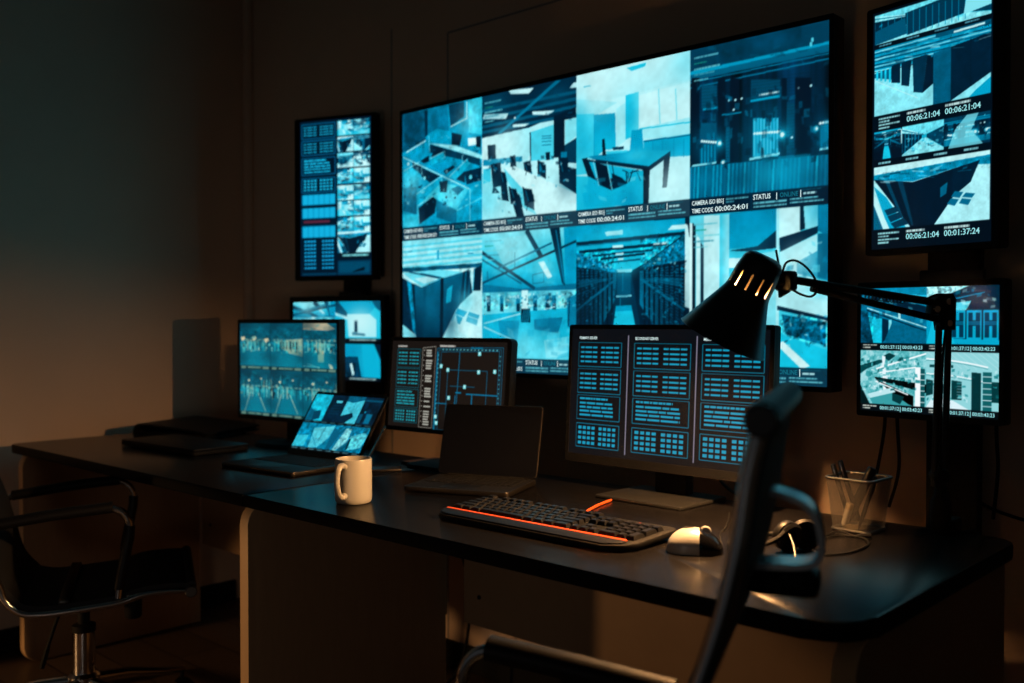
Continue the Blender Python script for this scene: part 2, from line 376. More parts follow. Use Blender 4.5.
# ------------------------------------------------------------------ surveillance pictures
def pic_cubicles(p, reg):
    p.region(*reg, q=(15, 388, 95, 15, 685, 650)); p.fill(.55)
    p.poly([(15, 95), (130, 72), (130, 215), (15, 275)], .30); p.noise(.5, 5, box=((15, 95), (130, 250)))
    p.poly([(140, 70), (235, 50), (240, 170), (140, 190)], .42); p.poly([(238, 50), (310, 35), (310, 105), (248, 150)], .22)
    p.poly([(328, 32), (388, 15), (388, 190), (330, 180)], .74); p.poly([(125, 75), (140, 72), (140, 190), (128, 200)], .14)
    p.line((248, 152), (325, 112), .92, 4); p.line((322, 112), (322, 36), .92, 4); p.line((35, 272), (132, 215), .92, 4)
    p.poly([(140, 190), (185, 160), (250, 175), (250, 235), (145, 225)], .6); p.poly([(253, 178), (300, 190), (290, 240), (253, 235)], .1)
    p.poly([(145, 228), (270, 238), (388, 285), (388, 303), (265, 262)], .88)
    p.poly([(326, 206), (362, 203), (362, 236), (328, 242)], .98); p.poly([(362, 200), (382, 195), (382, 250), (362, 245)], .08)
    p.poly([(150, 232), (380, 300), (380, 335), (300, 305), (150, 272)], .2); p.poly([(165, 240), (210, 250), (215, 300), (160, 320)], .12)
    p.poly([(150, 300), (215, 268), (220, 298), (160, 332)], .65); p.poly([(170, 330), (240, 320), (260, 350), (210, 370)], .5)
    p.poly([(105, 310), (145, 285), (148, 312), (120, 322)], .08); p.poly([(215, 355), (260, 330), (270, 340), (225, 372)], .1)
    p.poly([(240, 385), (325, 300), (330, 330), (272, 395)], .66); p.poly([(272, 395), (312, 358), (312, 412)], .1)
    p.poly([(65, 310), (110, 335), (110, 375), (65, 342)], .14); p.poly([(108, 340), (200, 380), (150, 412), (108, 380)], .12)
    p.poly([(20, 360), (65, 345), (108, 385), (30, 440)], .66); p.dot((45, 325), 5, .95); p.dot((125, 390), 5, .85)
    p.poly([(20, 440), (85, 430), (85, 560), (20, 545)], .33); p.noise(.5, 5, box=((20, 440), (80, 550)))
    p.poly([(85, 465), (205, 380), (205, 410), (90, 520)], .62); p.poly([(90, 520), (205, 410), (330, 440), (280, 540), (160, 475)], .76)
    p.poly([(195, 405), (235, 400), (230, 455), (200, 455)], .1); p.poly([(250, 440), (280, 425), (310, 440), (280, 470)], .3)
    p.dot((228, 478), 4, .05); p.dot((268, 480), 4, .08)
    p.poly([(95, 530), (165, 475), (182, 490), (175, 552), (100, 605)], .10); p.poly([(180, 490), (275, 540), (275, 602), (180, 572)], .38)
    p.poly([(275, 540), (330, 440), (385, 400), (385, 577), (275, 602)], .62); p.line((335, 440), (335, 600), .85, 3); p.line((275, 540), (388, 480), .8, 3)
    p.poly([(310, 360), (385, 340), (385, 400), (320, 420)], .14); p.dot((338, 385), 6, .8); p.line((20, 295), (332, 440), .9, 3)
    p.poly([(20, 560), (90, 560), (95, 612), (20, 628)], .7)
    p.glow((60, 420), 60, .85, .5); p.glow((330, 120), 60, .95, .4); p.glow((250, 470), 60, .9, .35); p.glow((60, 150), 60, .2, .5); p.glow((330, 540), 60, .45, .4); p.glow((60, 640), 60, .9, .4)
    p.clutter((20, 300), (380, 520), 70, 14, (.1, .25, .8, .9, .45), 3, .6); p.clutter((150, 190), (385, 300), 26, 10, (.1, .95, .35), 4, .7)
    for a, b in (((145, 190), (150, 270)), ((220, 262), (222, 300)), ((300, 285), (302, 320)), ((110, 335), (112, 375)), ((205, 380), (207, 410)), ((90, 520), (97, 600))): p.line(a, b, .85, 1.6)
    for a, b in (((85, 465), (205, 380)), ((240, 385), (325, 300)), ((150, 300), (215, 268)), ((20, 360), (100, 315)), ((90, 520), (165, 475))): p.line(a, b, .88, 2)
    p.noise(.35, 9)

def pic_open_office(p, reg):
    p.region(*reg, q=(10, 412, 95, 10, 675, 640)); p.fill(.94); p.poly([(10, 260), (225, 225), (225, 400), (10, 420)], .99, c2=.9, ax=0); p.poly([(10, 420), (412, 480), (412, 640), (10, 675)], .86, c2=.95)
    p.poly([(10, 95), (412, 10), (412, 140), (325, 180), (220, 225), (10, 270)], .14)
    for a, b in ((150, 70), (185, 100), (218, 130), (240, 165)): p.poly([(10, a), (412, b), (412, b + 14), (10, a + 13)], .30)
    p.poly([(80, 250), (330, 30), (352, 28), (97, 250)], .42)
    for q in (((130, 68), (240, 58), (218, 82), (140, 84)), ((20, 170), (130, 165), (118, 188), (14, 190)), ((232, 158), (325, 154), (300, 172), (235, 171)), ((150, 212), (220, 208), (200, 220), (150, 223)), ((400, 40), (412, 38), (412, 60), (385, 62))): p.poly(q, .98)
    p.dot((158, 184), 3, 1.0)
    p.poly([(35, 300), (72, 295), (74, 360), (38, 365)], .1); p.poly([(222, 245), (322, 213), (322, 360), (224, 365)], .78)
    p.line((224, 245), (226, 365), .1, 4)
    for y in (262, 272, 285, 300): p.line((272, y), (312, y - 3), .35, 2)
    p.poly([(322, 180), (410, 140), (412, 185), (366, 195), (366, 352), (322, 352)], .08); p.poly([(368, 198), (412, 186), (412, 262), (368, 300)], .85)
    p.poly([(366, 300), (412, 270), (412, 420), (366, 360)], .2); p.poly([(15, 362), (190, 345), (190, 366), (15, 388)], .5)
    p.poly([(235, 366), (412, 376), (412, 422), (300, 396)], .95)
    for q in (((195, 370), (225, 365), (232, 420), (200, 410)), ((255, 360), (290, 382), (290, 442), (255, 420)), ((288, 330), (306, 328), (306, 362), (290, 362)), ((340, 335), (378, 330), (380, 445), (345, 462)), ((360, 385), (412, 400), (412, 505), (345, 458)), ((135, 345), (160, 340), (165, 395), (140, 392))): p.poly(q, .1)
    p.poly([(350, 328), (376, 328), (376, 352), (350, 352)], .42); p.poly([(262, 378), (288, 384), (288, 415), (262, 412)], .4)
    p.poly([(110, 395), (160, 388), (412, 505), (412, 582), (250, 592), (190, 480)], .985); p.poly([(110, 395), (190, 480), (252, 592), (200, 565), (120, 440)], .8)
    for q in (((50, 380), (95, 370), (100, 470), (60, 478)), ((90, 398), (120, 440), (132, 535), (100, 530)), ((190, 472), (240, 508), (242, 572), (200, 552)), ((130, 470), (180, 508), (192, 560), (140, 545)), ((60, 478), (72, 478), (92, 500), (55, 502)), ((150, 550), (185, 545), (200, 600), (165, 600))): p.poly(q, .1)
    p.poly([(15, 400), (50, 395), (50, 452), (15, 462)], .76); p.line((10, 440), (60, 470), .85, 2)
    p.glow((60, 130), 90, .34, .5, .6); p.glow((330, 90), 80, .30, .5, .5); p.glow((30, 540), 70, .80, .5); p.glow((280, 560), 80, 1.0, .4); p.glow((120, 300), 70, 1.0, .5); p.glow((380, 460), 50, .2, .4)
    for x, y, w_, h_ in ((60, 375, 26, 60), (95, 410, 30, 70), (140, 480, 34, 60), (200, 480, 44, 86), (200, 375, 26, 46), (262, 368, 30, 56), (345, 360, 36, 80), (135, 345, 22, 40)):
        p.poly([(x, y), (x + w_ * .7, y + h_ * .05), (x + w_, y + h_ * .65), (x + w_ * .35, y + h_ * .7)], .1); p.line((x + w_ * .3, y + h_ * .7), (x + w_ * .2, y + h_ * 1.1), .1, 2); p.line((x + w_ * .1, y + h_ * .1), (x + w_ * .4, y + h_ * .65), .5, 1.5)
    p.clutter((20, 345), (220, 400), 26, 16, (.1, .3, .5, .98), 5, .7); p.clutter((200, 330), (405, 470), 24, 16, (.08, .2, .45, .9), 6, .6); p.clutter((60, 480), (190, 590), 18, 14, (.1, .5, .95), 7, .6)
    p.clutter((15, 110), (400, 200), 26, 22, (.08, .3, .42), 8, .5, .4); p.noise(.10, 9)

def pic_meeting_room(p, reg):
    p.region(*reg, q=(15, 447, 115, 22, 685, 642)); p.fill(.95)
    p.poly([(15, 235), (215, 190), (447, 130), (447, 22), (15, 115)], .97, c2=.93); p.poly([(215, 85), (290, 65), (285, 80), (235, 97)], .72); p.line((45, 158), (75, 153), .6, 3)
    p.poly([(15, 205), (130, 210), (180, 215), (100, 262), (15, 262)], .88); p.poly([(15, 262), (88, 258), (88, 482), (15, 492)], .76); p.line((88, 262), (88, 470), .55, 3)
    p.poly([(88, 262), (172, 255), (175, 390), (130, 395), (90, 425)], .56, c2=.70); p.poly([(175, 240), (212, 215), (212, 360), (175, 385)], .9)
    p.poly([(212, 188), (262, 175), (262, 335), (212, 355)], .70, c2=.8, ax=0); p.poly([(265, 188), (447, 138), (447, 272), (265, 312)], .98)
    for x in (335, 396): p.line((x, 165), (x + 6, 300), .84, 3)
    p.poly([(265, 312), (447, 272), (447, 338), (270, 352)], .9); p.line((265, 315), (447, 290), .72, 3)
    p.poly([(280, 358), (447, 334), (447, 416), (282, 425)], .62); p.line((282, 362), (447, 338), .35, 3)
    for x in (315, 350, 390, 425): p.line((x, 352), (x, 420), .5, 2)
    p.poly([(235, 320), (275, 315), (281, 398), (228, 404)], .58); p.poly([(15, 495), (200, 500), (300, 590), (15, 628)], .74); p.poly([(45, 530), (130, 510), (90, 590)], .62, .6)
    p.poly([(310, 440), (447, 425), (447, 590), (300, 595)], .95); p.poly([(180, 530), (275, 478), (278, 600), (200, 610)], .58); p.poly([(40, 560), (120, 540), (160, 600), (50, 610)], .66)
    p.poly([(65, 420), (230, 396), (378, 395), (302, 457), (95, 437)], .46, c2=.70, ax=0); p.glow((250, 415), 60, .78, .5, .4); p.poly([(65, 428), (300, 455), (378, 398), (378, 415), (302, 472), (65, 440)], .12)
    p.poly([(275, 465), (304, 462), (300, 596), (275, 598)], .05); p.poly([(355, 425), (378, 410), (366, 535), (350, 537)], .07)
    p.poly([(65, 440), (280, 472), (280, 596), (60, 615)], .66); p.glow((60, 600), 90, .62, .6); p.glow((220, 590), 50, .5, .7); p.glow((380, 520), 80, 1.0, .5); p.glow((50, 380), 50, .62, .5); p.glow((100, 160), 90, 1.0, .6); p.glow((440, 60), 80, .80, .5); p.glow((235, 260), 25, .62, .5, 2); p.glow((360, 385), 60, .5, .4, .5); p.glow((30, 300), 40, .66, .5, 2)
    for q in (((38, 430), (60, 425), (97, 510), (62, 495)), ((92, 440), (140, 455), (160, 547), (108, 527)), ((158, 482), (200, 500), (216, 520), (165, 532)), ((120, 355), (130, 352), (136, 416), (122, 416))): p.poly(q, .08)
    p.poly([(140, 500), (205, 505), (220, 520), (165, 545)], .12); p.poly([(95, 500), (120, 505), (125, 520), (100, 515)], .12); p.line((160, 450), (170, 500), .1, 2); p.line((200, 470), (222, 478), .1, 2); p.line((222, 478), (224, 515), .15, 2); p.line((60, 428), (95, 435), .95, 2); p.line((140, 440), (160, 545), .85, 2); p.line((85, 440), (108, 530), .9, 2); p.poly([(135, 400), (220, 395), (215, 403), (140, 410)], .75); p.poly([(160, 385), (205, 380), (205, 392), (165, 395)], .2)
    p.line((215, 475), (218, 520), .1, 3); p.line((230, 480), (262, 470), .2, 3); p.clutter((60, 480), (260, 590), 14, 34, (.55, .85, .7), 9, .45, .5); p.line((240, 470), (225, 515), .2, 3); p.line((255, 475), (270, 510), .3, 2); p.noise(.10, 14)

def pic_server_rows(p, reg):
    p.region(*reg, q=(12, 488, 122, 18, 681, 648)); p.fill(.12); p.noise(1.2, 9, True)
    p.poly([(12, 122), (488, 18), (488, 95), (12, 205)], .22); p.noise(.5, 16, box=((100, 60), (400, 180)))
    p.poly([(12, 195), (488, 93), (488, 103), (12, 207)], .56); p.poly([(12, 207), (488, 103), (488, 128), (12, 226)], .34); p.line((12, 232), (488, 134), .5, 2); p.line((12, 250), (488, 152), .42, 3)
    for x, y in ((430, 80), (426, 95)): p.rect(x, y, x + 7, y + 14, .8)
    for a, b in ((115, 142), (160, 192), (335, 352), (380, 430), (18, 48)): p.rect(a, 215, b, 510, .05)
    for a, b, c, d, t in ((55, 240, 112, 318, .28), (232, 220, 330, 285, .25), (145, 380, 160, 500, .3), (352, 300, 378, 470, .24)): p.rect(a, b, c, d, t)
    for y in range(240, 500, 11): p.line((12, y + 8), (488, y - 50), .02, 2, .25)
    p.glow((280, 420), 90, .5, .5, 1.3); p.glow((75, 440), 70, .4, .5, 1.2); p.glow((475, 410), 50, .42, .5, 1.4); p.glow((120, 435), 30, .6, .6); p.glow((340, 408), 34, .65, .6); p.line((60, 322), (115, 314), .58, 4); p.line((230, 293), (330, 276), .58, 5); p.line((130, 340), (200, 330), .5, 3)
    for k in range(10): p.dot((263 + 7 * k, 272 - 1.1 * k), 2.2, 1.0)
    for x, y in ((155, 290), (178, 289), (200, 284), (390, 250), (430, 243), (370, 418), (172, 322)): p.dot((x, y), 2.6, .95)
    p.rect(240, 350, 326, 482, .58)
    for k in range(8): p.rect(243 + 11 * k, 352, 247 + 11 * k, 480, .85, .55)
    p.line((228, 490), (330, 472), .86, 5); p.rect(50, 366, 110, 505, .3)
    for k in range(5): p.rect(54 + 12 * k, 440, 59 + 12 * k, 505, .5)
    p.line((20, 512), (110, 500), .86, 4)
    for k in range(7): p.dot((57 + 8.5 * k, 428 + .7 * k), 3, 1.0)
    for k in range(11): p.dot((245 + 8.5 * k, 403 - .5 * k), 3, 1.0)
    for x, y, r in ((122, 435, 8), (338, 408, 9), (447, 390, 7), (135, 500, 7)): p.dot((x, y), r, .7, .6); p.dot((x, y), r * .55, 1.0)
    for k in range(4): p.dot((460 + 9 * k, 372 - 1.5 * k), 3, 1.0)
    p.rect(460, 378, 488, 462, .42); p.line((458, 462), (488, 456), .85, 4)
    p.poly([(12, 515), (488, 478), (488, 588), (12, 628)], .32)
    for k in range(34):
        x = 14 + 14 * k; p.poly([(x, 516 - (x - 12) * .078), (x + 6, 516 - (x - 12) * .078), (x + 3, 628 - (x - 12) * .09), (x - 5, 628 - (x - 12) * .09)], RNG.uniform(.3, .72), .8)
    p.poly([(325, 482), (430, 474), (440, 595), (330, 605)], .55, .45); p.glow((300, 540), 110, .66, .5, .5); p.glow((60, 560), 60, .5, .5, .6); p.glow((200, 560), 60, .2, .5, .8); p.glow((440, 560), 50, .25, .5, .8)
    p.clutter((15, 230), (485, 500), 120, 20, (.03, .05, .2, .3, .38, .5), 10, .55, 1.8); p.clutter((15, 60), (485, 190), 30, 34, (.1, .3, .4), 11, .4, .4)

def pic_cabinets(p, reg):
    p.region(*reg, q=(22, 470, 88, 55, 806, 827)); p.fill(.94)
    p.poly([(22, 88), (470, 55), (470, 222), (22, 242)], .86)
    for k in range(9): y = 100 + 15 * k; p.line((22, y + 20), (470, y - 22), .96 if k % 2 else .74, 4, .7)
    p.rect(225, 140, 236, 195, .6); p.line((55, 148), (80, 145), .5, 3); p.line((395, 163), (425, 160), .5, 3)
    p.poly([(22, 240), (470, 215), (470, 240), (22, 264)], .3); p.noise(.6, 8, box=((22, 235), (470, 262)))
    p.poly([(22, 268), (135, 347), (372, 265), (240, 250)], .82); p.poly([(90, 300), (200, 285), (240, 300), (150, 330)], .95); p.line((60, 262), (240, 300), .25, 4); p.line((130, 270), (250, 295), .3, 3)
    p.poly([(22, 295), (50, 310), (90, 612), (22, 560)], .14); p.poly([(48, 308), (77, 325), (108, 632), (85, 602)], .5); p.noise(.9, 4, box=((48, 330), (100, 600)))
    p.poly([(76, 323), (96, 335), (114, 640), (104, 632)], .08); p.poly([(22, 560), (60, 590), (110, 640), (22, 640)], .85)
    p.poly([(94, 330), (135, 350), (252, 300), (245, 640), (105, 645)], .36, c2=.16); p.rect(145, 345, 160, 640, .22, .7)
    p.poly([(245, 298), (264, 295), (258, 635), (240, 640)], .04); p.poly([(262, 298), (370, 265), (352, 450), (330, 482), (258, 632)], .34, c2=.2)
    p.poly([(280, 362), (312, 338), (302, 432), (275, 442)], .68, .8); p.poly([(370, 265), (402, 250), (420, 380), (348, 452)], .16); p.line((385, 262), (375, 420), .5, 3); p.line((408, 255), (398, 400), .35, 3)
    p.poly([(425, 248), (470, 230), (462, 372), (424, 372)], .1); p.line((430, 245), (422, 370), .6, 3)
    for q in (((340, 470), (392, 490), (372, 520), (325, 500)), ((325, 503), (368, 524), (352, 562), (305, 540)), ((402, 490), (457, 510), (450, 532), (393, 512)), ((392, 515), (448, 536), (442, 568), (384, 545))): p.poly(q, .55)
    p.poly([(258, 640), (330, 500), (345, 600), (470, 660), (470, 700), (258, 690)], .9); p.glow((180, 480), 70, .40, .5, 1.5); p.glow((410, 620), 90, 1.0, .6); p.glow((380, 430), 50, .8, .5); p.glow((300, 560), 40, .16, .5, 2); p.glow((120, 600), 50, .12, .5, 2); p.clutter((22, 95), (470, 215), 30, 40, (.98, .8, .7), 12, .4, .25); p.noise(.16, 10)

def pic_garage(p, reg):
    p.region(*reg, q=(12, 438, 35, 5, 661, 681)); p.fill(.70)
    p.poly([(12, 35), (438, 5), (438, 290), (12, 300)], .84, c2=.60); p.poly([(60, 60), (220, 40), (260, 120), (120, 190)], .86, .6); p.poly([(385, 10), (438, 5), (438, 260), (395, 270)], .58)
    p.poly([(12, 262), (200, 285), (438, 262), (438, 300), (12, 305)], .38)
    for a, b, t, w in (((12, 118), (260, 285), .12, 9), ((12, 150), (200, 262), .3, 5), ((222, 20), (288, 140), .14, 14), ((90, 190), (335, 78), .32, 5), ((168, 118), (168, 187), .3, 3), ((12, 258), (438, 72), .08, 6), ((38, 205), (40, 245), .3, 3)): p.line(a, b, t, w)
    p.poly([(325, 12), (368, 6), (392, 275), (378, 260)], .14); p.line((352, 20), (388, 260), .45, 3)
    p.poly([(275, 165), (300, 160), (336, 230), (318, 242)], 1.0)
    for a, b in (((250, 222), (300, 210)), ((300, 210), (300, 256)), ((300, 256), (250, 262)), ((250, 262), (250, 222))): p.line(a, b, .3, 2)
    p.poly([(12, 302), (438, 290), (420, 372), (12, 402)], .82); p.noise(.7, 7, box=((12, 305), (438, 375)))
    for x in (45, 108, 185, 262, 316, 345): p.rect(x - 10, 315, x + 8, 385, .45 if x != 45 else .3); p.rect(x - 8, 352, x + 8, 388, .18)
    p.poly([(12, 402), (438, 372), (438, 681), (12, 661)], .66, c2=.76)
    p.poly([(256, 425), (382, 415), (362, 488), (258, 470)], .42); p.poly([(90, 430), (190, 430), (180, 520), (100, 500)], .5); p.poly([(300, 520), (420, 500), (400, 590), (310, 600)], .80)
    p.rect(200, 292, 229, 376, .97); p.poly([(197, 376), (239, 376), (239, 438), (197, 438)], .08)
    for k in range(4): p.line((200 + 9 * k, 438), (212 + 9 * k, 380), .6, 2)
    p.line((20, 457), (155, 516), 1.0, 4); p.line((20, 442), (195, 398), .96, 3); p.line((300, 380), (430, 345), .95, 3)
    p.poly([(398, 330), (438, 312), (438, 460), (402, 462)], .45); p.glow((150, 120), 110, .92, .6, .8); p.glow((300, 200), 60, .95, .4); p.glow((60, 250), 80, .45, .5, .5); p.glow((400, 160), 50, .5, .5, 1.4); p.glow((230, 290), 200, .4, .35, .2); p.glow((215, 560), 110, .88, .6, .8); p.glow((60, 520), 70, .62, .5); p.glow((310, 450), 60, .40, .6, .6); p.glow((135, 470), 50, .5, .5, .8); p.glow((350, 590), 80, .95, .5, .6); p.rect(200, 292, 229, 376, .97); p.poly([(197, 376), (239, 376), (239, 438), (197, 438)], .10); [p.line((200 + 9 * k, 438), (212 + 9 * k, 380), .62, 2) for k in range(4)]; p.line((410, 340), (405, 455), .1, 3); p.clutter((15, 300), (435, 372), 110, 15, (.2, .45, .98, 1.0, .6, .1), 13, .7); p.clutter((20, 60), (430, 260), 16, 60, (.62, .8, .55), 14, .35, .4); p.clutter((15, 410), (430, 600), 24, 60, (.58, .8, .92, .5), 15, .35, .7); p.noise(.16, 12)

def pic_aisle(p, reg, bars=True):
    p.region(*reg, q=(22, 665, 85, 40, 899, 927)); p.fill(.10)
    p.poly([(22, 85), (640, 50), (640, 132), (425, 290), (350, 330), (270, 330), (200, 292), (22, 230)], .58, c2=.74)
    for a, b, w, t in (((22, 182), (640, 130), 8, .12), ((22, 195), (640, 142), 3, .4), ((40, 226), (545, 185), 7, .14), ((120, 248), (470, 218), 5, .2), ((170, 265), (425, 238), 5, .14), ((215, 285), (400, 268), 4, .25)): p.line(a, b, t, w)
    for q in (((195, 118), (300, 108), (302, 132), (206, 140)), ((240, 193), (302, 188), (304, 202), (242, 205)), ((258, 235), (305, 231), (305, 243), (260, 245)), ((550, 112), (572, 88), (640, 82), (640, 108)), ((475, 182), (545, 176), (540, 188), (472, 192)), ((272, 262), (306, 260), (306, 270), (274, 272))): p.poly(q, .97)
    p.poly([(250, 300), (370, 296), (352, 338), (272, 338)], .72); p.poly([(265, 322), (355, 320), (350, 336), (272, 337)], .95)
    p.poly([(22, 225), (200, 290), (272, 332), (272, 345), (22, 305)], .42); p.noise(1.2, 3, box=((22, 225), (260, 335)))
    p.poly([(400, 310), (640, 140), (640, 280), (400, 330)], .42); p.noise(1.2, 3, box=((400, 145), (640, 325)))
    p.poly([(22, 305), (272, 340), (240, 640), (215, 900), (22, 900)], .12); p.poly([(395, 318), (640, 275), (640, 900), (430, 900), (378, 640)], .12)
    for k in range(30):
        y = 320 + 20 * k; p.line((22, y), (265, 338 + (y - 305) * .22), .40, 2, .8); p.line((640, y - 20), (398, 325 + (y - 290) * .3), .45, 2, .8)
    for k in range(9): x = 22 + 27 * k; p.line((x, 310 + k * 4), (x, 900), .04, 5)
    for k in range(9): x = 640 - 27 * k; p.line((x, 280 + k * 5), (x, 900), .04, 5)
    for k in range(16): p.poly([(40 + 13 * k, 380 - k), (52 + 13 * k, 380 - k), (52 + 13 * k, 420 - 3 * k), (40 + 13 * k, 420 - 3 * k)], .36, .6); p.poly([(610 - 13 * k, 370), (624 - 13 * k, 370), (624 - 13 * k, 415 - 2 * k), (610 - 13 * k, 415 - 2 * k)], .38, .6)
    p.line((22, 545), (265, 372), .36, 6); p.line((640, 545), (400, 372), .38, 6)
    p.poly([(270, 340), (350, 338), (402, 640), (440, 900), (190, 900), (232, 640)], .18); p.rect(270, 345, 347, 462, .27); p.rect(300, 345, 304, 440, .5); p.line((264, 468), (352, 465), .86, 4); p.line((288, 470), (286, 518), .5, 2)
    p.poly([(262, 520), (350, 515), (376, 640), (410, 900), (225, 900), (245, 640)], .72); p.poly([(262, 520), (350, 515), (356, 545), (258, 550)], .58)
    p.poly([(640, 78), (665, 95), (665, 535), (640, 525)], .98); p.poly([(655, 90), (665, 95), (665, 160)], .1); p.glow((310, 320), 90, .75, .5, .5); p.glow((60, 600), 90, .05, .5, 2); p.glow((600, 600), 90, .06, .5, 2); p.glow((310, 430), 50, .34, .5, 1.4); p.glow((320, 120), 200, .78, .4, .25); p.clutter((24, 310), (250, 640), 130, 17, (.04, .3, .5, .2), 16, .6); p.clutter((400, 300), (636, 640), 140, 17, (.04, .32, .52, .2, .66), 17, .6); p.clutter((22, 225), (250, 330), 60, 15, (.1, .6, .85, .3), 18, .7); p.clutter((410, 150), (636, 320), 70, 16, (.1, .6, .85, .3), 19, .7); p.noise(.12, 10)

def pic_corridor(p, reg):
    p.region(*reg, q=(12, 497, 68, 40, 647, 669)); p.fill(.76)
    p.poly([(12, 70), (66, 66), (66, 400), (12, 420)], .80); p.poly([(22, 90), (34, 100), (34, 400), (22, 400)], .08); p.poly([(54, 160), (66, 175), (66, 392), (54, 392)], .1); p.poly([(12, 90), (22, 95), (22, 410), (12, 415)], 1.0); p.poly([(38, 130), (53, 150), (53, 392), (38, 395)], .98)
    p.poly([(66, 68), (126, 66), (126, 335), (66, 375)], .95); p.poly([(126, 66), (160, 64), (160, 300), (126, 325)], .74, c2=.9, ax=0)
    p.poly([(160, 62), (326, 45), (326, 140), (262, 182), (160, 186)], .46, c2=.6); p.poly([(326, 125), (326, 186), (230, 196), (160, 192), (262, 178)], .10)
    p.poly([(160, 218), (200, 218), (200, 252), (160, 252)], 1.0); p.poly([(200, 215), (325, 195), (325, 480), (230, 430)], .84)
    p.poly([(330, 45), (406, 42), (406, 142), (334, 152)], .98); p.poly([(404, 40), (416, 40), (422, 122), (404, 128)], .1); p.poly([(416, 40), (462, 37), (462, 118), (422, 124)], .86); p.poly([(462, 35), (497, 33), (497, 150), (462, 130)], .42)
    p.poly([(334, 152), (462, 114), (462, 138), (340, 200)], .12); p.poly([(338, 200), (460, 142), (460, 300), (338, 270)], .92); p.poly([(396, 235), (460, 200), (497, 210), (497, 305), (396, 275)], .5, .8); p.poly([(462, 140), (497, 140), (497, 300), (462, 290)], .36)
    p.poly([(326, 50), (336, 50), (336, 600), (326, 600)], .92)
    p.poly([(328, 275), (497, 305), (497, 445), (330, 385)], .94); p.poly([(330, 385), (497, 428), (497, 440), (330, 400)], .12); p.poly([(345, 415), (490, 445), (490, 525), (360, 485)], .34); p.noise(1.3, 4, box=((340, 425), (495, 520)))
    p.poly([(330, 470), (360, 490), (497, 540), (497, 610), (330, 600)], .72); p.poly([(328, 520), (350, 508), (440, 595), (412, 605)], 1.0)
    p.poly([(126, 330), (230, 420), (300, 640), (66, 660), (66, 380)], .82); p.poly([(160, 420), (190, 420), (260, 560), (215, 580)], .98); p.poly([(12, 420), (66, 390), (66, 660), (12, 660)], .7); p.glow((230, 110), 90, .58, .5); p.glow((95, 200), 40, 1.0, .5, 3); p.glow((400, 230), 60, 1.0, .5); p.glow((470, 60), 50, .5, .5); p.glow((260, 330), 70, .95, .5, 1.5); p.glow((480, 330), 50, .7, .5, .6); p.clutter((345, 410), (495, 520), 60, 14, (.08, .3, .6, .9), 20, .7); p.clutter((340, 160), (495, 290), 22, 26, (.55, .8, .95, .4), 21, .5); p.noise(.14, 14)

PICS = [pic_cubicles, pic_open_office, pic_meeting_room, pic_server_rows, pic_cabinets, pic_garage, pic_aisle, pic_corridor]

def pic_hall(p, reg, k=0, warm=0.0):
    """generic long room with two rows of racks"""
    r = random.Random(k); p.region(*reg); p.fill(.7); vx, vy = r.uniform(.35, .65), r.uniform(.3, .42)
    p.poly([(0, 0), (1, 0), (1, .2), (vx, vy), (0, .25)], .82)
    for j in range(4): p.line((0, .05 + .06 * j), (vx, vy), .3 if j % 2 else .95, 2)
    p.poly([(0, .22), (vx - .05, vy), (vx - .05, vy + .1), (0, .95)], .14); p.poly([(1, .2), (vx + .06, vy), (vx + .06, vy + .1), (1, .9)], .22)
    for j in range(6): x = j / 6 * (vx - .05); p.line((x, .25), (x, .9 - .8 * x), .5, 2)
    p.poly([(0, .96), (vx - .04, vy + .1), (vx + .05, vy + .1), (1, .92), (1, 1), (0, 1)], .86); p.clutter((0, .25), (1, .85), 60, .09, (.1, .3, .55, .8), k, .6); p.noise(.3, 4)

def pic_blob_rack(p, reg):
    """a block of dark cabinets seen from above one corner, pale floor on both sides"""
    p.region(*reg); p.fill(.93); p.rect(0, 0, 1, .10, .97); p.poly([(0, .12), (1, .06), (1, .2), (.8, .16), (.36, .30), (0, .2)], .5); p.noise(.5, 6, box=((0, .1), (1, .26)))
    p.poly([(0, .19), (.36, .31), (.40, 1.0), (.34, 1.0)], .06); p.poly([(.10, .22), (.14, .235), (.30, .95), (.28, .95)], .3, .7); p.poly([(.22, .26), (.27, .275), (.37, .98), (.35, .98)], .26, .7)
    p.poly([(.36, .31), (.80, .16), (.72, .58), (.55, 1.0), (.38, 1.0)], .07); p.poly([(.70, .2), (.92, .12), (.85, .42), (.70, .62)], .10); p.poly([(.60, .45), (.66, .38), (.65, .55), (.60, .6)], .36); p.clutter((.02, .12), (.8, .24), 30, .12, (.1, .5, .95), 23, .6, .3); p.noise(.15, 8)
    p.poly([(0, .3), (.12, .5), (.3, 1.0), (.14, 1.0)], .62); p.poly([(0, .42), (.15, 1.0), (.09, 1.0), (0, .62)], .97); p.poly([(0, .6), (.09, 1), (0, 1)], .35)
    for q in (((.10, .70), (.20, .66), (.24, .74), (.13, .79)), ((.13, .80), (.24, .75), (.27, .84), (.16, .9)), ((.16, .92), (.28, .85), (.33, .95), (.2, 1))): p.poly(q, .2)
    for q in (((.72, .53), (.79, .56), (.76, .64), (.69, .61)), ((.69, .63), (.755, .66), (.72, .75), (.655, .71)), ((.81, .57), (.885, .6), (.86, .66), (.78, .63)), ((.78, .65), (.855, .68), (.83, .76), (.755, .72))): p.poly(q, .38)

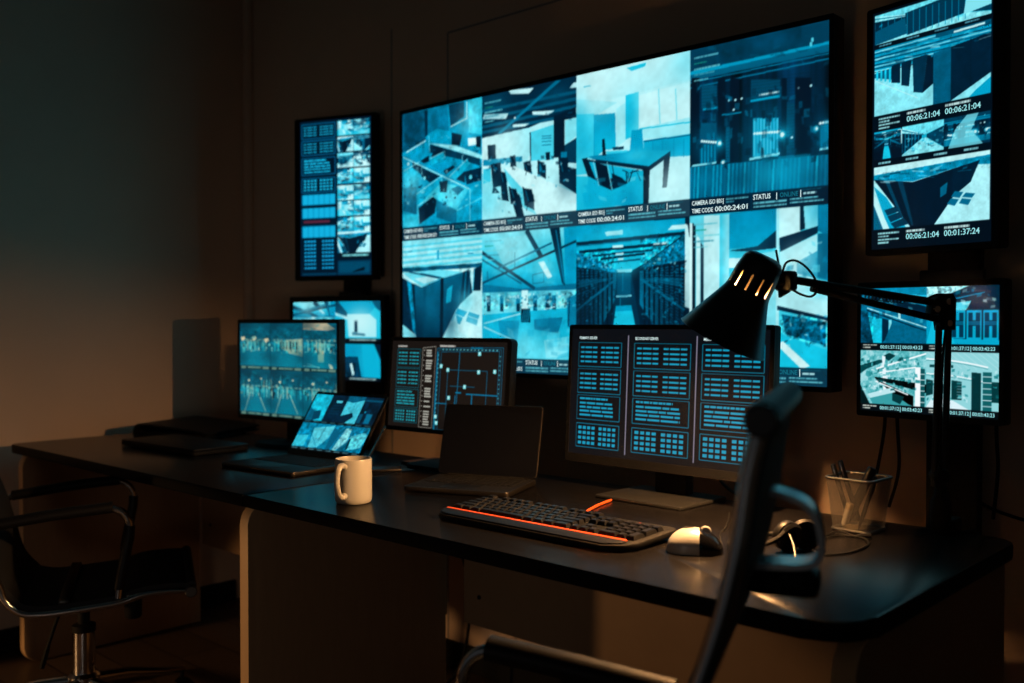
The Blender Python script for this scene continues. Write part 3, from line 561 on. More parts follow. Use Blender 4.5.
def pic_big_cabinets(p, reg):
    p.region(*reg); p.fill(.86); p.poly([(0, 0), (1, 0), (1, .40), (.45, .36), (0, .30)], .52)
    for k in range(12): y = .02 + .034 * k; p.line((0, y * .8 + .02), (1, y + .0), (.9, .2, .6, .12)[k % 4], 3, .8)
    p.poly([(.55, 0), (1, 0), (1, .08), (.55, .05)], .3); p.poly([(.7, .03), (.95, .02), (.95, .05), (.7, .06)], .98)
    p.poly([(0, .36), (.2, .33), (.2, .52), (0, .42)], .34)
    for k in range(6): x = .015 + .04 * k; p.rect(x, .33, x + .018, .46 + .025 * k, .72)
    p.poly([(.16, .30), (.24, .29), (.24, .58), (.16, .55)], .12); p.poly([(.25, .29), (.34, .28), (.32, .66), (.25, .62)], .15); p.poly([(.35, .27), (.48, .26), (.44, .80), (.36, .76)], .18); p.poly([(.48, .27), (.53, .3), (.53, .7), (.44, .8)], .08)
    p.poly([(.53, .27), (.68, .24), (.68, 1.0), (.53, 1.0)], .32); p.poly([(.68, .24), (1, .18), (1, .72), (.68, 1.0)], .11); p.line((.84, .2), (.84, .85), .05, 2)
    p.dot((.52, .3), 4, .45); p.clutter((0, .02), (1, .28), 46, .12, (.1, .3, .8, .95), 22, .5, .3); p.noise(.2, 8)
    p.poly([(.88, .92), (1, .78), (1, 1), (.83, 1)], .6); p.line((0, .46), (.4, .86), .96, 2)

def lists_block(p, x0, y0, x1, y1, kind, box=(0, 118, 145), ink=(22, 158, 190), seed=0, lw=2.4, back=None):
    if back: p.rect(x0, y0, x1, y1, back)
    if box:
        for a, b in (((x0, y0), (x1, y0)), ((x1, y0), (x1, y1)), ((x1, y1), (x0, y1)), ((x0, y1), (x0, y0))): p.line(a, b, box, lw)
    w, h = x1 - x0, y1 - y0; r = random.Random(seed)
    if kind == 'rows':
        for k in range(4):
            y = y0 + h * (.16 + .195 * k)
            for a, e in ((.05, .44), (.53, .94)):
                L = e - a
                for u, v in ((0, .22), (.27, .68), (.73, 1.0)): p.rect(x0 + w * (a + L * u), y + h * .01, x0 + w * (a + L * v), y + h * .085, ink)
    elif kind == 'para':
        p.dashes(x0 + w * .06, x0 + w * .72, y0 + h * .09, h * .09, ink, seed, .15, unit=.12)
        for k in range(4): p.dashes(x0 + w * .06, x0 + w * (.85 if k else .83), y0 + h * (.28 + .165 * k), h * .085, ink, seed + k + 1, .10, unit=.25)
    elif kind == 'codes':
        for k in range(4):
            y = y0 + h * (.12 + .215 * k)
            for a in (.05, .53):
                for j in range(4): p.rect(x0 + w * (a + .105 * j), y, x0 + w * (a + .105 * j + .075), y + h * .12, ink)
    elif kind == 'fine':
        for k in range(6): p.rect(x0 + w * (.03 + .163 * k), y0, x0 + w * (.165 + .163 * k), y1, ink, .8)
# ------------------------------------------------------------------ the room
WX, WY = -3.48, 2.18
mb = MB().box((-0.9, 0.1, -0.025), (5.3, 4.3, 0.05)); struct(mb.build('floor', 'floor', smooth=False))
mb = MB().box((-0.9, WY + 0.05, 1.38), (5.3, 0.10, 2.84)); struct(mb.build('wall_back', 'wall', smooth=False))
mb = MB().box((WX - 0.05, 0.1, 1.38), (0.10, 4.2, 2.84)); struct(mb.build('wall_left', 'wall', smooth=False))
mb = MB().box((-0.9, 0.1, 2.83), (5.3, 4.3, 0.06)); struct(mb.build('ceiling', 'ceiling', smooth=False))
mb = MB().box((1.70, 0.1, 1.38), (0.10, 4.2, 2.84)); struct(mb.build('wall_right', 'wall', smooth=False))
mb = MB().box((WX + 0.008, 0.05, 0.04), (0.016, 4.1, 0.08), 0.003); struct(mb.build('baseboard_left', 'matte', smooth=False))
mb = MB().box((-0.9, WY - 0.008, 0.04), (5.1, 0.016, 0.08), 0.003); struct(mb.build('baseboard_back', 'matte', smooth=False))
# round corner bead where the two walls meet, and the joints of the back wall's cladding
mb = MB().lathe([(0.022, 0.0), (0.022, 2.80)], 16, T=Matrix.Translation((WX + 0.012, WY - 0.012, 0))); struct(mb.build('trim_1', 'wall'))
for k, (xx, z0, z1) in enumerate(((-2.59, 0.08, 2.12), (-2.31, 0.08, 2.05))):
    mb = MB().box((xx, WY - 0.0005, (z0 + z1) / 2), (0.006, 0.001, z1 - z0)); struct(mb.build('trim_%d' % (k + 2), 'wall_panel', smooth=False))
mb = MB().box((-1.46, WY - 0.0005, 2.05), (1.70, 0.001, 0.006)); struct(mb.build('trim_4', 'wall_panel', smooth=False))

# ------------------------------------------------------------------ desks
DZ = 0.72
def desk(x0, x1, which, label, boards):
    t = thing('desk', label, 'desk', ((x0 + x1) / 2, 1.55, 0)); hx = (x1 - x0) / 2
    T0 = Matrix.Identity(4)
    MB().prism(rrect(-hx, -0.35, hx, 0.35, 0.05, 8, which), DZ - 0.028, DZ, 0.005, m=0, mside=1).build('desktop', ['desk', 'desk_edge'], t)
    # boards stand in the yz plane; their front corners are rounded
    for px_ in boards:
        cx = px_ - (x0 + x1) / 2
        T = frame_T((cx - 0.017, 0, 0), (0, 1, 0), (0, 0, 1), (1, 0, 0))
        MB().prism(rrect(-0.325, 0.004, 0.30, DZ - 0.0285, 0.048, 8, (1, 0, 0, 1)), 0, 0.034, 0.0015, T=T, mside=1).build('side_panel', ['panel', 'panel_edge'], t)
    MB().box((0, 0.318, 0.49), (2 * hx - 0.08, 0.018, 0.40), 0.001).build('modesty_panel', 'panel', t, smooth=False)
    for sx in (-1, 1):
        for z in (0.37, 0.62): MB().lathe([(0.006, 0), (0.006, 0.003), (0.0, 0.0035)], 12, T=frame_T((sx * (hx - 0.10), 0.309, z), (1, 0, 0), (0, 0, 1), (0, -1, 0))).build('screw_cap', 'matte', t)
    for sx in (-1, 1):
        for y in (-0.26, 0.24):
            if sx == -1 or len(boards) > 1: MB().lathe([(0.012, 0), (0.012, 0.004)], 14, T=Matrix.Translation((boards[max(0, sx)] - (x0 + x1) / 2, y, 0))).build('foot_glide', 'black', t)
    return t
desk(-3.340, -1.9535, (0.02, 0, 0, 0.02), 'dark-topped desk against the left wall, holding the leather folder and the glowing laptop', (-3.318, -1.9875))
desk(-1.948, -0.520, (0, 0.075, 0.04, 0), 'dark desk holding the cream mug, red-striped keyboard and silver mouse', (-.546,))

# ------------------------------------------------------------------ displays
FT = frame_T((0, 0, 0), (1, 0, 0), (0, 0, 1), (0, -1, 0))     # (x, y, z) of a prism -> x, z, -y
def ring(mb, outer, inner, z0, z1, T):
    n = len(outer); v = [(p[0], p[1], z) for z in (z0, z1) for L in (outer, inner) for p in L]
    f = []
    for i in range(n):
        j = (i + 1) % n
        f += [[2 * n + i, 2 * n + j, 3 * n + j, 3 * n + i], [i, n + i, n + j, j], [i, j, 2 * n + j, 2 * n + i], [n + i, 3 * n + i, 3 * n + j, n + j]]
    return mb.add(v, f, 0, T)
def panel(root, W, H, bz, pic, T=Matrix.Identity(4), depth=0.024, bulge=True, mt='scr_small', rad=0.006, mats=('black', 'black'), sname='screen'):
    """bz = left, right, top, bottom bezel; local x -W/2..W/2, z 0..H, front at y=0"""
    l, r, t, b = bz
    out = rrect(-W / 2, 0, W / 2, H, rad, 4); inn = rrect(-W / 2 + l, b, W / 2 - r, H - t, 0.0008, 4)
    h = MB().prism(out, -depth, -0.0025, 0.002, T=T @ FT)
    if bulge: h.prism(rrect(-W * .34, H * .16, W * .34, H * .84, 0.02, 5), -depth - 0.024, -depth + 0.001, 0.010, T=T @ FT)
    ho = h.build('housing', mats[0], root)
    ring(MB(), out, inn, -0.0025, 0.002, T @ FT).build('bezel', mats[1], root)
    so = screen_mesh(sname, pic, W - l - r, H - t - b, root, T @ Matrix.Translation((-W / 2 + l, 0, b)), mt)
    return so
def by_px(xl, xr, ytl, ybl, yaw, yc):
    """width, height and bottom centre of an upright rectangle at depth yc turned by yaw, from its outline"""
    d = Vector((math.cos(yaw), math.sin(yaw), 0)); n = Vector((math.sin(yaw), -math.cos(yaw), 0))
    P0 = at_y((xl + xr) / 2, 323, yc); C0 = Vector(CAM)
    def hit(px, py):
        r = Vector(_ray(px, py)); return C0 + r * ((P0 - C0).dot(n) / r.dot(n))
    A = hit(xl, ytl); B = hit(xl, ybl); Cc = hit(xr, 323)
    return (Cc - Vector((B.x, B.y, Cc.z))).length, A.z - B.z, Vector(((B.x + Cc.x) / 2, (B.y + Cc.y) / 2, B.z))

# wall screen ---------------------------------------------------------
tw, th = 1.431, 0.809
tv = thing('wall_tv', 'huge landscape wall screen showing a grid of eight blue surveillance pictures', 'television', (-1.6705, 2.053, 0.969))
p = Pic(640, 364)
for i, fn in enumerate(PICS):
    c, r_ = i % 4, i // 4; fn(p, (c / 4, r_ / 2, (c + 1) / 4, (r_ + 1) / 2))
    p.region(c / 4, r_ / 2, (c + 1) / 4, (r_ + 1) / 2); p.rect(0, .895, 1, 1, (2, 30, 50), .86); p.line((.47, .9), (.47, 1), (0, 50, 75), 2)
    p.dashes(.28, .45, .915, .009, (90, 190, 205), i, .3); p.dashes(.28, .34, .93, .009, (60, 150, 170), i + 3, .3)
    p.dashes(.83, .92, .922, .011, (170, 225, 230), i + 5, .15); p.dashes(.80, .95, .906, .006, (20, 90, 110), i + 4, .2)
    p.dashes(.485, .72, .954, .009, (95, 190, 205), i + 1, .15); p.dashes(.74, .93, .95, .009, (95, 190, 205), i + 2, .15)
    p.dashes(.485, .72, .974, .009, (95, 190, 205), i + 7, .15); p.dashes(.74, .965, .97, .009, (95, 190, 205), i + 8, .15)
    if i in (1, 3, 5, 7):
        for k, (L, cc) in enumerate(((.19, (90, 190, 205)), (.10, (20, 150, 130)), (.2, (110, 210, 220)), (.16, (60, 150, 170)), (.11, (110, 210, 220)))): p.dashes(.03, .03 + L, .05 + .034 * k, .010, cc, i * 9 + k, .15, al=.8)
panel(tv, tw + 0.024, th + 0.024, (0.012, 0.012, 0.012, 0.012), p, Matrix.Translation((0, 0, -0.012)), depth=0.05, mt='scr', rad=0.004, bulge=True)
it, it2 = [], []
for i in range(8):
    x0 = -tw / 2 + (i % 4) * tw / 4; zt = th - (i // 4) * th / 2; fw, fh = tw / 4, th / 2
    it += [('CAMERA ISO 801', x0 + .02 * fw, zt - .938 * fh, .0105, .235 * fw), ('|', x0 + .262 * fw, zt - .938 * fh, .0105, None), ('TIME CODE', x0 + .02 * fw, zt - .985 * fh, .0105, .165 * fw), ('00:00:24:01', x0 + .20 * fw, zt - .985 * fh, .0115, .245 * fw), ('STATUS', x0 + .485 * fw, zt - .938 * fh, .0115, .125 * fw), ('|', x0 + .65 * fw, zt - .938 * fh, .0115, None), ('|', x0 + .815 * fw, zt - .938 * fh, .0125, None)]
    it2.append(('ONLINE', x0 + .675 * fw, zt - .938 * fh, .0105, .125 * fw))
for q in it:
    if q[0] != '|': text_mesh({'C': 'camera_text', 'T': 'caption_text', '0': 'timecode_text', 'S': 'status_text'}[q[0][0]], [q], 'txt_white', tv)
    else: text_mesh('divider_mark', [q], 'txt_white', tv)
for q in it2: text_mesh('online_text', [q], 'txt_teal', tv)
MB().box((0, 0.096, 0.40), (0.42, 0.062, 0.30), 0.004).build('wall_bracket', 'matte', tv)

# tall monitor, left: tables beside thumbnails -------------------------
W, H, B = by_px(295.5, 377.5, 120, 281, R(20), 2.05)
vl = thing('monitor', 'tall portrait monitor showing blue data tables beside two columns of thumbnails', 'monitor', B, R(20))
p = Pic(130, 244); p.fill((0, 20, 38))
lists = [(.02, .105, 'rows'), (.12, .205, 'rows'), (.225, .325, 'para'), (.345, .43, 'codes'), (.445, .505, 'fine'), (.525, .585, 'fine'), (.635, .70, 'fine'), (.715, .90, 'codes2')]
for k, (a, e, kd) in enumerate(lists):
    if kd == 'codes2':
        p.rect(.04, a, .50, e, (0, 20, 38))
        for q in range(8):
            for j in range(4):
                for o in (.06, .31): p.rect(o + .043 * j, a + .004 + .0228 * q, o + .043 * j + .034, a + .004 + .0228 * q + .012, (14, 150, 205))
    else: lists_block(p, .03, a, .50, e, kd, (0, 92, 135), (20, 178, 222), k, 3, (0, 16, 34) if kd != 'fine' else (0, 132, 180))
p.rect(.05, .60, .42, .612, (110, 40, 60), .8)
y = .015
thumbs = [pic_corridor, pic_garage, pic_blob_rack, pic_big_cabinets, pic_cabinets, pic_open_office, pic_cubicles, pic_meeting_room, pic_meeting_room, pic_garage, pic_corridor, pic_meeting_room, pic_cubicles, pic_meeting_room]
for k in range(7):
    for c in range(2): thumbs[2 * k + c](p, (.53 + c * .225, y, .53 + (c + 1) * .225 - .006, y + .088))
    y += .0955
pic_blob_rack(p, (.53, .675, .975, .80)); p.region(0, 0, 1, 1); p.rect(.53, .80, .975, .835, (2, 20, 34)); p.dashes(.60, .95, .81, .010, (120, 215, 220), 3, .2)
p.rect(.53, .845, .985, .93, (0, 50, 78)); p.rect(.55, .855, .96, .915, (0, 66, 96)); p.poly([(.74, .91), (.90, .885), (.90, .905), (.74, .915)], (0, 14, 28)); p.rect(.03, .915, .51, .93, (0, 50, 78)); p.rect(0, .945, 1, 1, (0, 12, 26))
p.a = p.a[np.minimum((np.arange(p.H) / 1.068).astype(int), p.H - 1)]
panel(vl, W, H, (.022, .022, .010, .016), p, mt='scr_bright')

# lower monitor on the same post ---------------------------------------
W, H, B = by_px(290.5, 385, 297, 389, R(6), 2.06)
ll = thing('monitor', 'small landscape monitor half hidden behind the squarish six-feed monitor, on the left post', 'monitor', B, R(6))
p = Pic(180, 110); pic_garage(p, (0, 0, .5, .47)); pic_corridor(p, (.5, 0, 1, .47)); pic_cabinets(p, (0, .53, .5, .95)); pic_meeting_room(p, (.5, .53, 1, .95))
p.region(.5, 0, 1, .47); p.fill(.72); p.poly([(0, 0), (1, 0), (.75, .35), (.28, .35)], .6); p.poly([(0, 0), (.06, 0), (.26, .3), (.3, .42), (0, .35)], .2); p.poly([(0, .3), (.28, .42), (.28, .5), (0, .38)], 1.0); p.poly([(.26, .35), (.76, .35), (.9, .5), (.9, .95), (.3, .95)], .92); p.rect(.42, .5, .5, .82, .15); p.poly([(.38, .82), (.66, .86), (.66, .92), (.38, .9)], .3); p.poly([(.8, .0), (1, 0), (1, .3), (.9, .2)], .3)
p.glow((.55, .55), .35, 1.0, .7, .7); p.glow((.1, .7), .15, .6, .6, 2); p.rect(.43, .55, .49, .82, .2); p.region(.5, .53, 1, .95); p.fill(.56); p.glow((.8, .5), .3, .75, .6); p.poly([(0, .4), (.5, .38), (.58, 1), (.0, 1)], .2); p.noise(.8, 6, box=((0, .42), (.5, 1))); p.poly([(.58, 0), (.85, 0), (1, .6), (1, 1), (.64, 1)], .66); p.poly([(.85, 0), (1, 0), (1, .5)], .1); p.poly([(.32, .6), (.37, .58), (.42, .9), (.38, .95)], .98)
p.region(0, 0, 1, 1)
for yy in (.475, .955):
    for u in (0, .5): p.rect(u, yy - .01, u + .5, yy + .035, (3, 14, 24)); p.dashes(u + .04, u + .10, yy, .016, (170, 215, 215), 2, .2); p.dashes(u + .16, u + .45, yy, .016, (170, 215, 215), 4, .3)
panel(ll, W, H, (.018, .020, .020, .040), p)

# tall monitor, right -----------------------------------------------------
W, H, B = by_px(866, 998, 12, 256, R(-14), 2.03)
vr = thing('monitor', 'tall portrait monitor showing stacked server room pictures with large time codes', 'monitor', B, R(-14))
p = Pic(200, 370); p.fill((1, 14, 26))
pic_hall(p, (.02, .012, .98, .135), 3)
p.region(.02, .012, .98, .135); p.poly([(0, .55), (.28, .35), (.3, .9), (0, 1)], .3); p.poly([(.28, .2), (.85, 0), (.8, .75), (.3, .95)], .2)
for k in range(10): p.line((.3 + .055 * k, .2), (.3 + .055 * k, .95), .5, 2)
p.poly([(.8, .3), (.9, 0), (1, 0), (1, .7), (.78, .8)], .86)
pic_big_cabinets(p, (.02, .155, .98, .435)); p.region(0, 0, 1, 1)
pic_aisle(p, (.02, .502, .27, .622), False); pic_hall(p, (.27, .502, .62, .622), 5); pic_server_rows(p, (.62, .502, .98, .622)); p.region(.62, .502, .98, .622); p.poly([(.25, .4), (.5, 0), (.75, 0), (.6, .5), (.85, 1), (.1, 1)], .85, .75)
pic_blob_rack(p, (.02, .652, .98, .915)); p.region(0, 0, 1, 1)
for k in range(4): p.dashes(.06 + .24 * k, .17 + .24 * k, .632, .008, (120, 190, 200), k, .2); p.dashes(.06 + .24 * k, .17 + .24 * k, .140, .007, (70, 140, 160), k, .2)
for yy in (.443, .925):
    for k in range(4): p.dashes(.06, .06 + (.19, .10, .19, .10)[k], yy + .004 + .013 * k, .007, (140, 205, 210), k, .12)
    p.dashes(.31, .47, yy + .002, .009, (190, 225, 225), 8, .15); p.dashes(.63, .83, yy + .002, .009, (190, 225, 225), 9, .15)
panel(vr, W, H, (.014, .014, .010, .012), p, depth=.036)
sw, sh = W - .028, H - .022
it = []
for (a, b_), v in ((('00:06:21:04', '00:06:21:04'), .478), (('00:06:21:04', '00:01:37:24'), .960)):
    for s_, u in ((a, .31), (b_, .63)): it.append((s_, -W / 2 + .014 + u * sw, .012 + sh * (1 - v - .006), .0115, .28 * sw))
for q in it: text_mesh('timecode_text', [q], 'txt_cyan', vr)

# lower right monitor -----------------------------------------------------
W, H, B = by_px(857, 1004, 283, 415, R(-7), 2.03)
lr = thing('monitor', 'squarish monitor behind the lamp arm showing four server hall pictures', 'monitor', B, R(-7))
p = Pic(220, 190)
def lr_a(p, reg):
    p.region(*reg); p.fill(.4); p.poly([(0, 0), (1, 0), (1, .5), (0, .1)], .5); p.line((0, .08), (1, .16), .75, 3); p.poly([(.3, .1), (1, .35), (1, .5), (0, .25)], .12); p.line((.1, .36), (1, .72), .95, 3); p.line((.1, .40), (1, .78), .1, 4); p.poly([(.12, .5), (.33, .56), (.33, 1), (.2, 1)], .72); p.poly([(0, .4), (.12, .5), (.2, 1), (0, 1)], .25); p.noise(.9, 5, box=((0, .3), (.2, 1)))
    p.poly([(.34, .55), (.43, .58), (.43, .88), (.34, 1)], .14); p.rect(.44, .58, .48, .82, .85); p.poly([(.5, .6), (1, .78), (1, 1), (.36, 1)], .36); p.rect(.58, .45, .62, .56, .95); p.noise(.25, 4)
def lr_b(p, reg):
    p.region(*reg); p.fill(.15); p.poly([(0, 0), (.6, 0), (0, .3)], .9); p.noise(.9, 3, box=((0, 0), (.5, .2))); p.line((0, .32), (.8, .12), .55, 3); p.poly([(0, .34), (.62, .26), (.55, .42), (0, .45)], .8)
    p.poly([(0, .48), (.2, .44), (.2, 1), (0, 1)], .58); p.poly([(.2, .9), (1, .92), (1, 1), (.0, 1)], .62); p.poly([(.1, .5), (.3, .5), (.4, 1), (0, 1)], .70)
    for k in range(3):
        x = .34 + .22 * k; p.rect(x, .42, x + .20, .90 + .03 * k, .62); p.rect(x + .02, .46, x + .08, .88, .2); p.rect(x + .12, .46, x + .18, .88, .2); p.rect(x + .02, .60, x + .18, .68, .34); p.line((x + .02, .60), (x + .18, .60), .08, 2); p.line((x + .02, .68), (x + .18, .68), .08, 2)
def teal(p, reg):
    x0, y0, x1, y1 = p.region(*reg).clip(); a = p.a[y0:y1, x0:x1]; g = np.clip((a.mean(-1, keepdims=True) / 255.0 - .12) * 1.3, 0, 1)
    p.a[y0:y1, x0:x1] = np.clip(np.concatenate([g ** 2.8 * 245, 50 * g + g ** .85 * 202, 60 * g + g ** .8 * 198], -1), 0, 255)
def lr_c(p, reg):
    p.region(*reg); p.fill(.8); p.noise(.35, 4); p.poly([(0, .3), (.3, .18), (.4, .2), (.1, .36), (0, .45)], .35); p.line((.25, .35), (1, .05), .98, 5); p.line((.3, .42), (.85, .3), 1.0, 4)
    p.poly([(.35, .12), (.45, .05), (.55, .1), (.44, .2)], .3); p.poly([(.34, .1), (.39, .12), (.41, .75), (.36, .75)], .95); p.poly([(.22, .5), (1, .6), (1, .75), (.25, .55)], .15); p.poly([(.25, .55), (.82, .82), (.82, 1.0), (.68, .95)], .1); p.noise(1.0, 3, box=((.3, .5), (.85, .7)))
    p.line((.24, .58), (.74, .80), .98, 4); p.poly([(0, .65), (.15, 1), (0, 1)], .2); p.poly([(.12, .82), (.5, .68), (.55, .76), (.18, .92)], .9); p.poly([(.15, .9), (.5, .78), (.78, 1), (.2, 1)], .72); p.poly([(.5, .78), (.68, .84), (.62, .98), (.5, .92)], .3)
    p.dot((.08, .5), 15, .9, .6); p.dot((.13, .45), 10, .5, .5); p.rect(.84, .3, .92, 1, .97); p.rect(.92, .32, .98, 1, .4)
    for k in range(6): p.line((.92, .42 + .1 * k), (.98, .42 + .1 * k), .97, 2)
def lr_d(p, reg):
    p.region(*reg); p.fill(.84)
    for k in range(10): p.line((.1 * k, 0), (.3 + .1 * k, .3), .95, 1, .6)
    for a, w in ((.14, 4), (.40, 3)):
        for k in range(10): x = k / 10; p.line((x * .85, a + .12 * x * x), ((x + .1) * .85, a + .12 * (x + .1) ** 2), .98, w); p.line((x * .85, a + .03 + .12 * x * x), ((x + .1) * .85, a + .03 + .12 * (x + .1) ** 2), .5, 1)
    p.rect(.05, .24, .38, .29, .35); p.poly([(0, .5), (.1, .52), (.1, .76), (0, .8)], .3); p.rect(.12, .5, .14, .85, .98); p.rect(.18, .58, .30, .74, .3); p.poly([(.36, .5), (.50, .52), (.50, .84), (.36, .84)], .3); p.poly([(.63, .35), (.76, .36), (.76, 1), (.63, 1)], .28); p.rect(.78, .34, .90, 1, .45)
    for k in range(6): p.line((.78, .42 + .1 * k), (.90, .42 + .1 * k), .97, 2); p.line((.43, .55 + .05 * k), (.5, .55 + .05 * k), .9, 1)
    p.rect(.9, .5, 1, .85, .3); p.poly([(.1, .8), (.36, .84), (.6, 1), (0, 1)], .94)
lr_a(p, (0, 0, .5, .445)); lr_b(p, (.5, 0, 1, .445)); lr_c(p, (0, .5, .5, .94)); lr_d(p, (.5, .5, 1, .94)); p.region(0, .5, .5, .94); p.clutter((.0, .1), (.85, .75), 90, .07, (.2, .4, .95, 1.0, .6), 31, .65); p.region(.5, .5, 1, .94); p.clutter((.0, .3), (1, .85), 50, .06, (.3, .5, .98, .7), 32, .55); p.region(0, 0, .5, .445); p.clutter((0, .1), (1, .6), 40, .08, (.1, .3, .8, .6), 33, .5); p.region(.5, 0, 1, .445); p.clutter((0, .0), (.9, .4), 34, .07, (.1, .95, .6), 34, .6)
teal(p, (0, .5, 1, .94))
p.region(0, 0, 1, 1)
for yy in (.445, .94):
    p.rect(0, yy, 1, yy + .06, (4, 12, 18))
    for u in (0, .5): p.dashes(u + .02, u + .13, yy + .012, .010, (190, 200, 190), 2, .1); p.dashes(u + .02, u + .08, yy + .032, .010, (190, 200, 190), 3, .1)
panel(lr, W, H, (.008, .008, .013, .012), p, depth=.036)
sw, sh = W - .016, H - .025
it = [(s_, -W / 2 + .008 + u * sw, .012 + sh * (1 - v), .0072, .148 * sw) for v in (.489, .984) for u0 in (0, .5) for s_, u in (('00:01:37:12', .155 + u0), ('00:03:43:23', .325 + u0))]
it += [('|', -W / 2 + .008 + u * sw, .012 + sh * (1 - v), .0085, None) for v in (.491, .986) for u in (.31, .81)]
for q in it: text_mesh('timecode_text' if q[0] != '|' else 'divider_mark', [q], 'txt_cyan', lr)
for pts in ([(-.115, .045, .06), (-.118, .052, -.02), (-.14, .07, -.10), (-.165, .085, -.18)], [(-.09, .045, .05), (-.090, .055, -.03), (-.095, .07, -.12), (-.125, .085, -.205)], [(.12, .045, .06), (.12, .05, -.03), (.11, .08, -.10), (.095, .095, -.2)]):
    MB().tube(smooth_path(pts), .0038, 8).build('cable', 'matte', lr)

# posts behind the desks --------------------------------------------------
for lab, cx, cy, arms, wd in (('black floor post carrying the left pair of small and portrait monitors', -2.735, 2.140, ((1.06, .003, 0), (1.44, .003, 0)), .11), ('black floor post behind the lamp, carrying the two right-hand monitors', -0.712, 2.135, ((1.06, .008, 0), (1.48, .008, 0)), .105)):
    t = thing('monitor_post', lab, 'monitor stand', (cx, cy, 0))
    MB().box((0, 0, .80), (wd, .034, 1.58), .004).build('post', 'matte', t)
    MB().prism(rrect(-.2, -.13, .2, .035, .02, 4), 0, .016, .003).build('base_plate', 'matte', t)
    for z, yy, _ in arms:
        MB().box((0, -.0172 - yy / 2, z), (.10, yy, .10), .0008).build('mounting_plate', 'dark_metal', t)
    MB().box((0, -.02, 1.20), (.13, .02, .045), .004).build('collar', 'dark_metal', t)

# squarish monitor on the left desk ---------------------------------------
W, H, B = by_px(238.5, 339.5, 319.5, 417.3, R(4), 1.795)
fl = thing('monitor', 'squarish desk monitor showing six teal car park pictures', 'monitor', (B.x, B.y, DZ), R(4))
p = Pic(210, 180)
def park(p, reg, k):
    r = random.Random(k); p.region(*reg); p.fill(.46); p.poly([(0, 0), (1, 0), (1, .42), (0, .4)], .34); p.noise(.6, 6, box=((0, .1), (1, .5)))
    for j in range(12): x = r.random(); y = r.uniform(.34, .55); p.rect(x, y, x + r.uniform(.02, .08), y + r.uniform(.03, .1), r.choice((.9, .1, .2, .8)))
    if k == 0:
        for x, y in ((.08, .35), (.45, .34), (.85, .38)): p.poly([(x - .05, y - .04), (x + .08, y - .06), (x + .1, y), (x, y + .05)], (235, 215, 190))
    if k == 1: p.poly([(.1, .4), (1, .32), (1, .7), (.5, .62), (.3, .46)], (165, 190, 180), .8); p.poly([(.1, .45), (.5, .6), (.6, .95), (.15, .95)], .46); [p.rect(.3 + .1 * j, .4, .34 + .1 * j, .55, .1) for j in range(6)]
    if k == 2: p.poly([(0, 0), (.7, 0), (.95, .12), (.75, .15), (0, .14)], (225, 205, 185)); p.rect(.45, .42, .62, .8, (150, 190, 180), .8); p.line((0, .88), (.5, .9), .95, 2); p.line((.1, .82), (.5, .92), .95, 2); p.poly([(.75, .82), (.85, .85), (.9, .95), (.8, .93)], (230, 230, 215)); p.line((.4, .4), (.95, .45), (180, 190, 175), 2)
    p.clutter((.02, .3), (.95, .62), 34, .07, (.15, .3, .7, .85, (200, 190, 165), (190, 200, 190)), k * 7 + 1, .7); p.clutter((0, .02), (.95, .3), 14, .16, (.2, .55, .62), k * 7 + 2, .5, .4); p.clutter((.02, .6), (.9, .9), 12, .14, (.3, .62, .7), k * 7 + 3, .4, .5)
    if k >= 3:
        for j in range(9): x = r.random(); p.line((x, r.uniform(.1, .4)), (x + r.uniform(-.05, .05), r.uniform(.4, .7)), r.choice((.9, .15, .8, (190, 180, 150))), 2)
        p.poly([(.2, .55), (.9, .5), (1, 1), (0, 1)], .46); p.line((.35, .5), (.15, .95), (200, 215, 200), 3); p.line((.6, .5), (.85, .9), (200, 215, 200), 3); p.dot((.3, .25), 5, (225, 225, 205)); p.dot((.7, .2), 4, (225, 215, 195))
    p.glow((.5, .45), .38, .80, .45, .28); p.glow((.1, .05), .4, .16, .6, .5); p.glow((.9, .12), .3, .22, .5, .5); p.glow((.5, .85), .4, .50, .5, .3); p.glow((.08, .75), .25, .22, .5, 1.2); p.glow((.95, .7), .2, .2, .5, 1.2)
    for j in range(7): x = .12 + .13 * j + r.uniform(-.03, .03); p.rect(x, .38, x + .025, .60, r.choice((.12, .9, .75, (205, 205, 190))), .8); p.glow((x, .36), .05, (225, 222, 205), .6, .5)
    p.region(*reg); p.rect(0, 0, .012, 1, .1, .8); p.rect(0, .93, 1, 1, (6, 50, 60)); p.rect(.05, .94, .2, .99, (150, 185, 180), .7); p.dashes(.27, .70, .945, .035, (130, 175, 175), k, .3, unit=.08); p.rect(.75, .94, .95, .99, (150, 185, 180), .7)
for k in range(6): park(p, ((k % 3) / 3, (k // 3) / 2, (k % 3 + 1) / 3, (k // 3 + 1) / 2), k)
p.a *= np.array((.9, .92, .84))
zb = B.z - DZ
panel(fl, W, H, (.011, .012, .013, .014), p, Matrix.Translation((0, 0, zb)))
MB().box((0, .036, zb / 2 + .05), (.07, .02, zb + .088), .006).build('stand_neck', 'matte', fl)
MB().lathe([(.105, .0009), (.105, .006), (.098, .012), (.0, .014)], 36, T=Matrix.Translation((0, -.016, 0)) @ Matrix.Diagonal((1, .7, 1, 1))).build('stand_base', 'matte', fl)

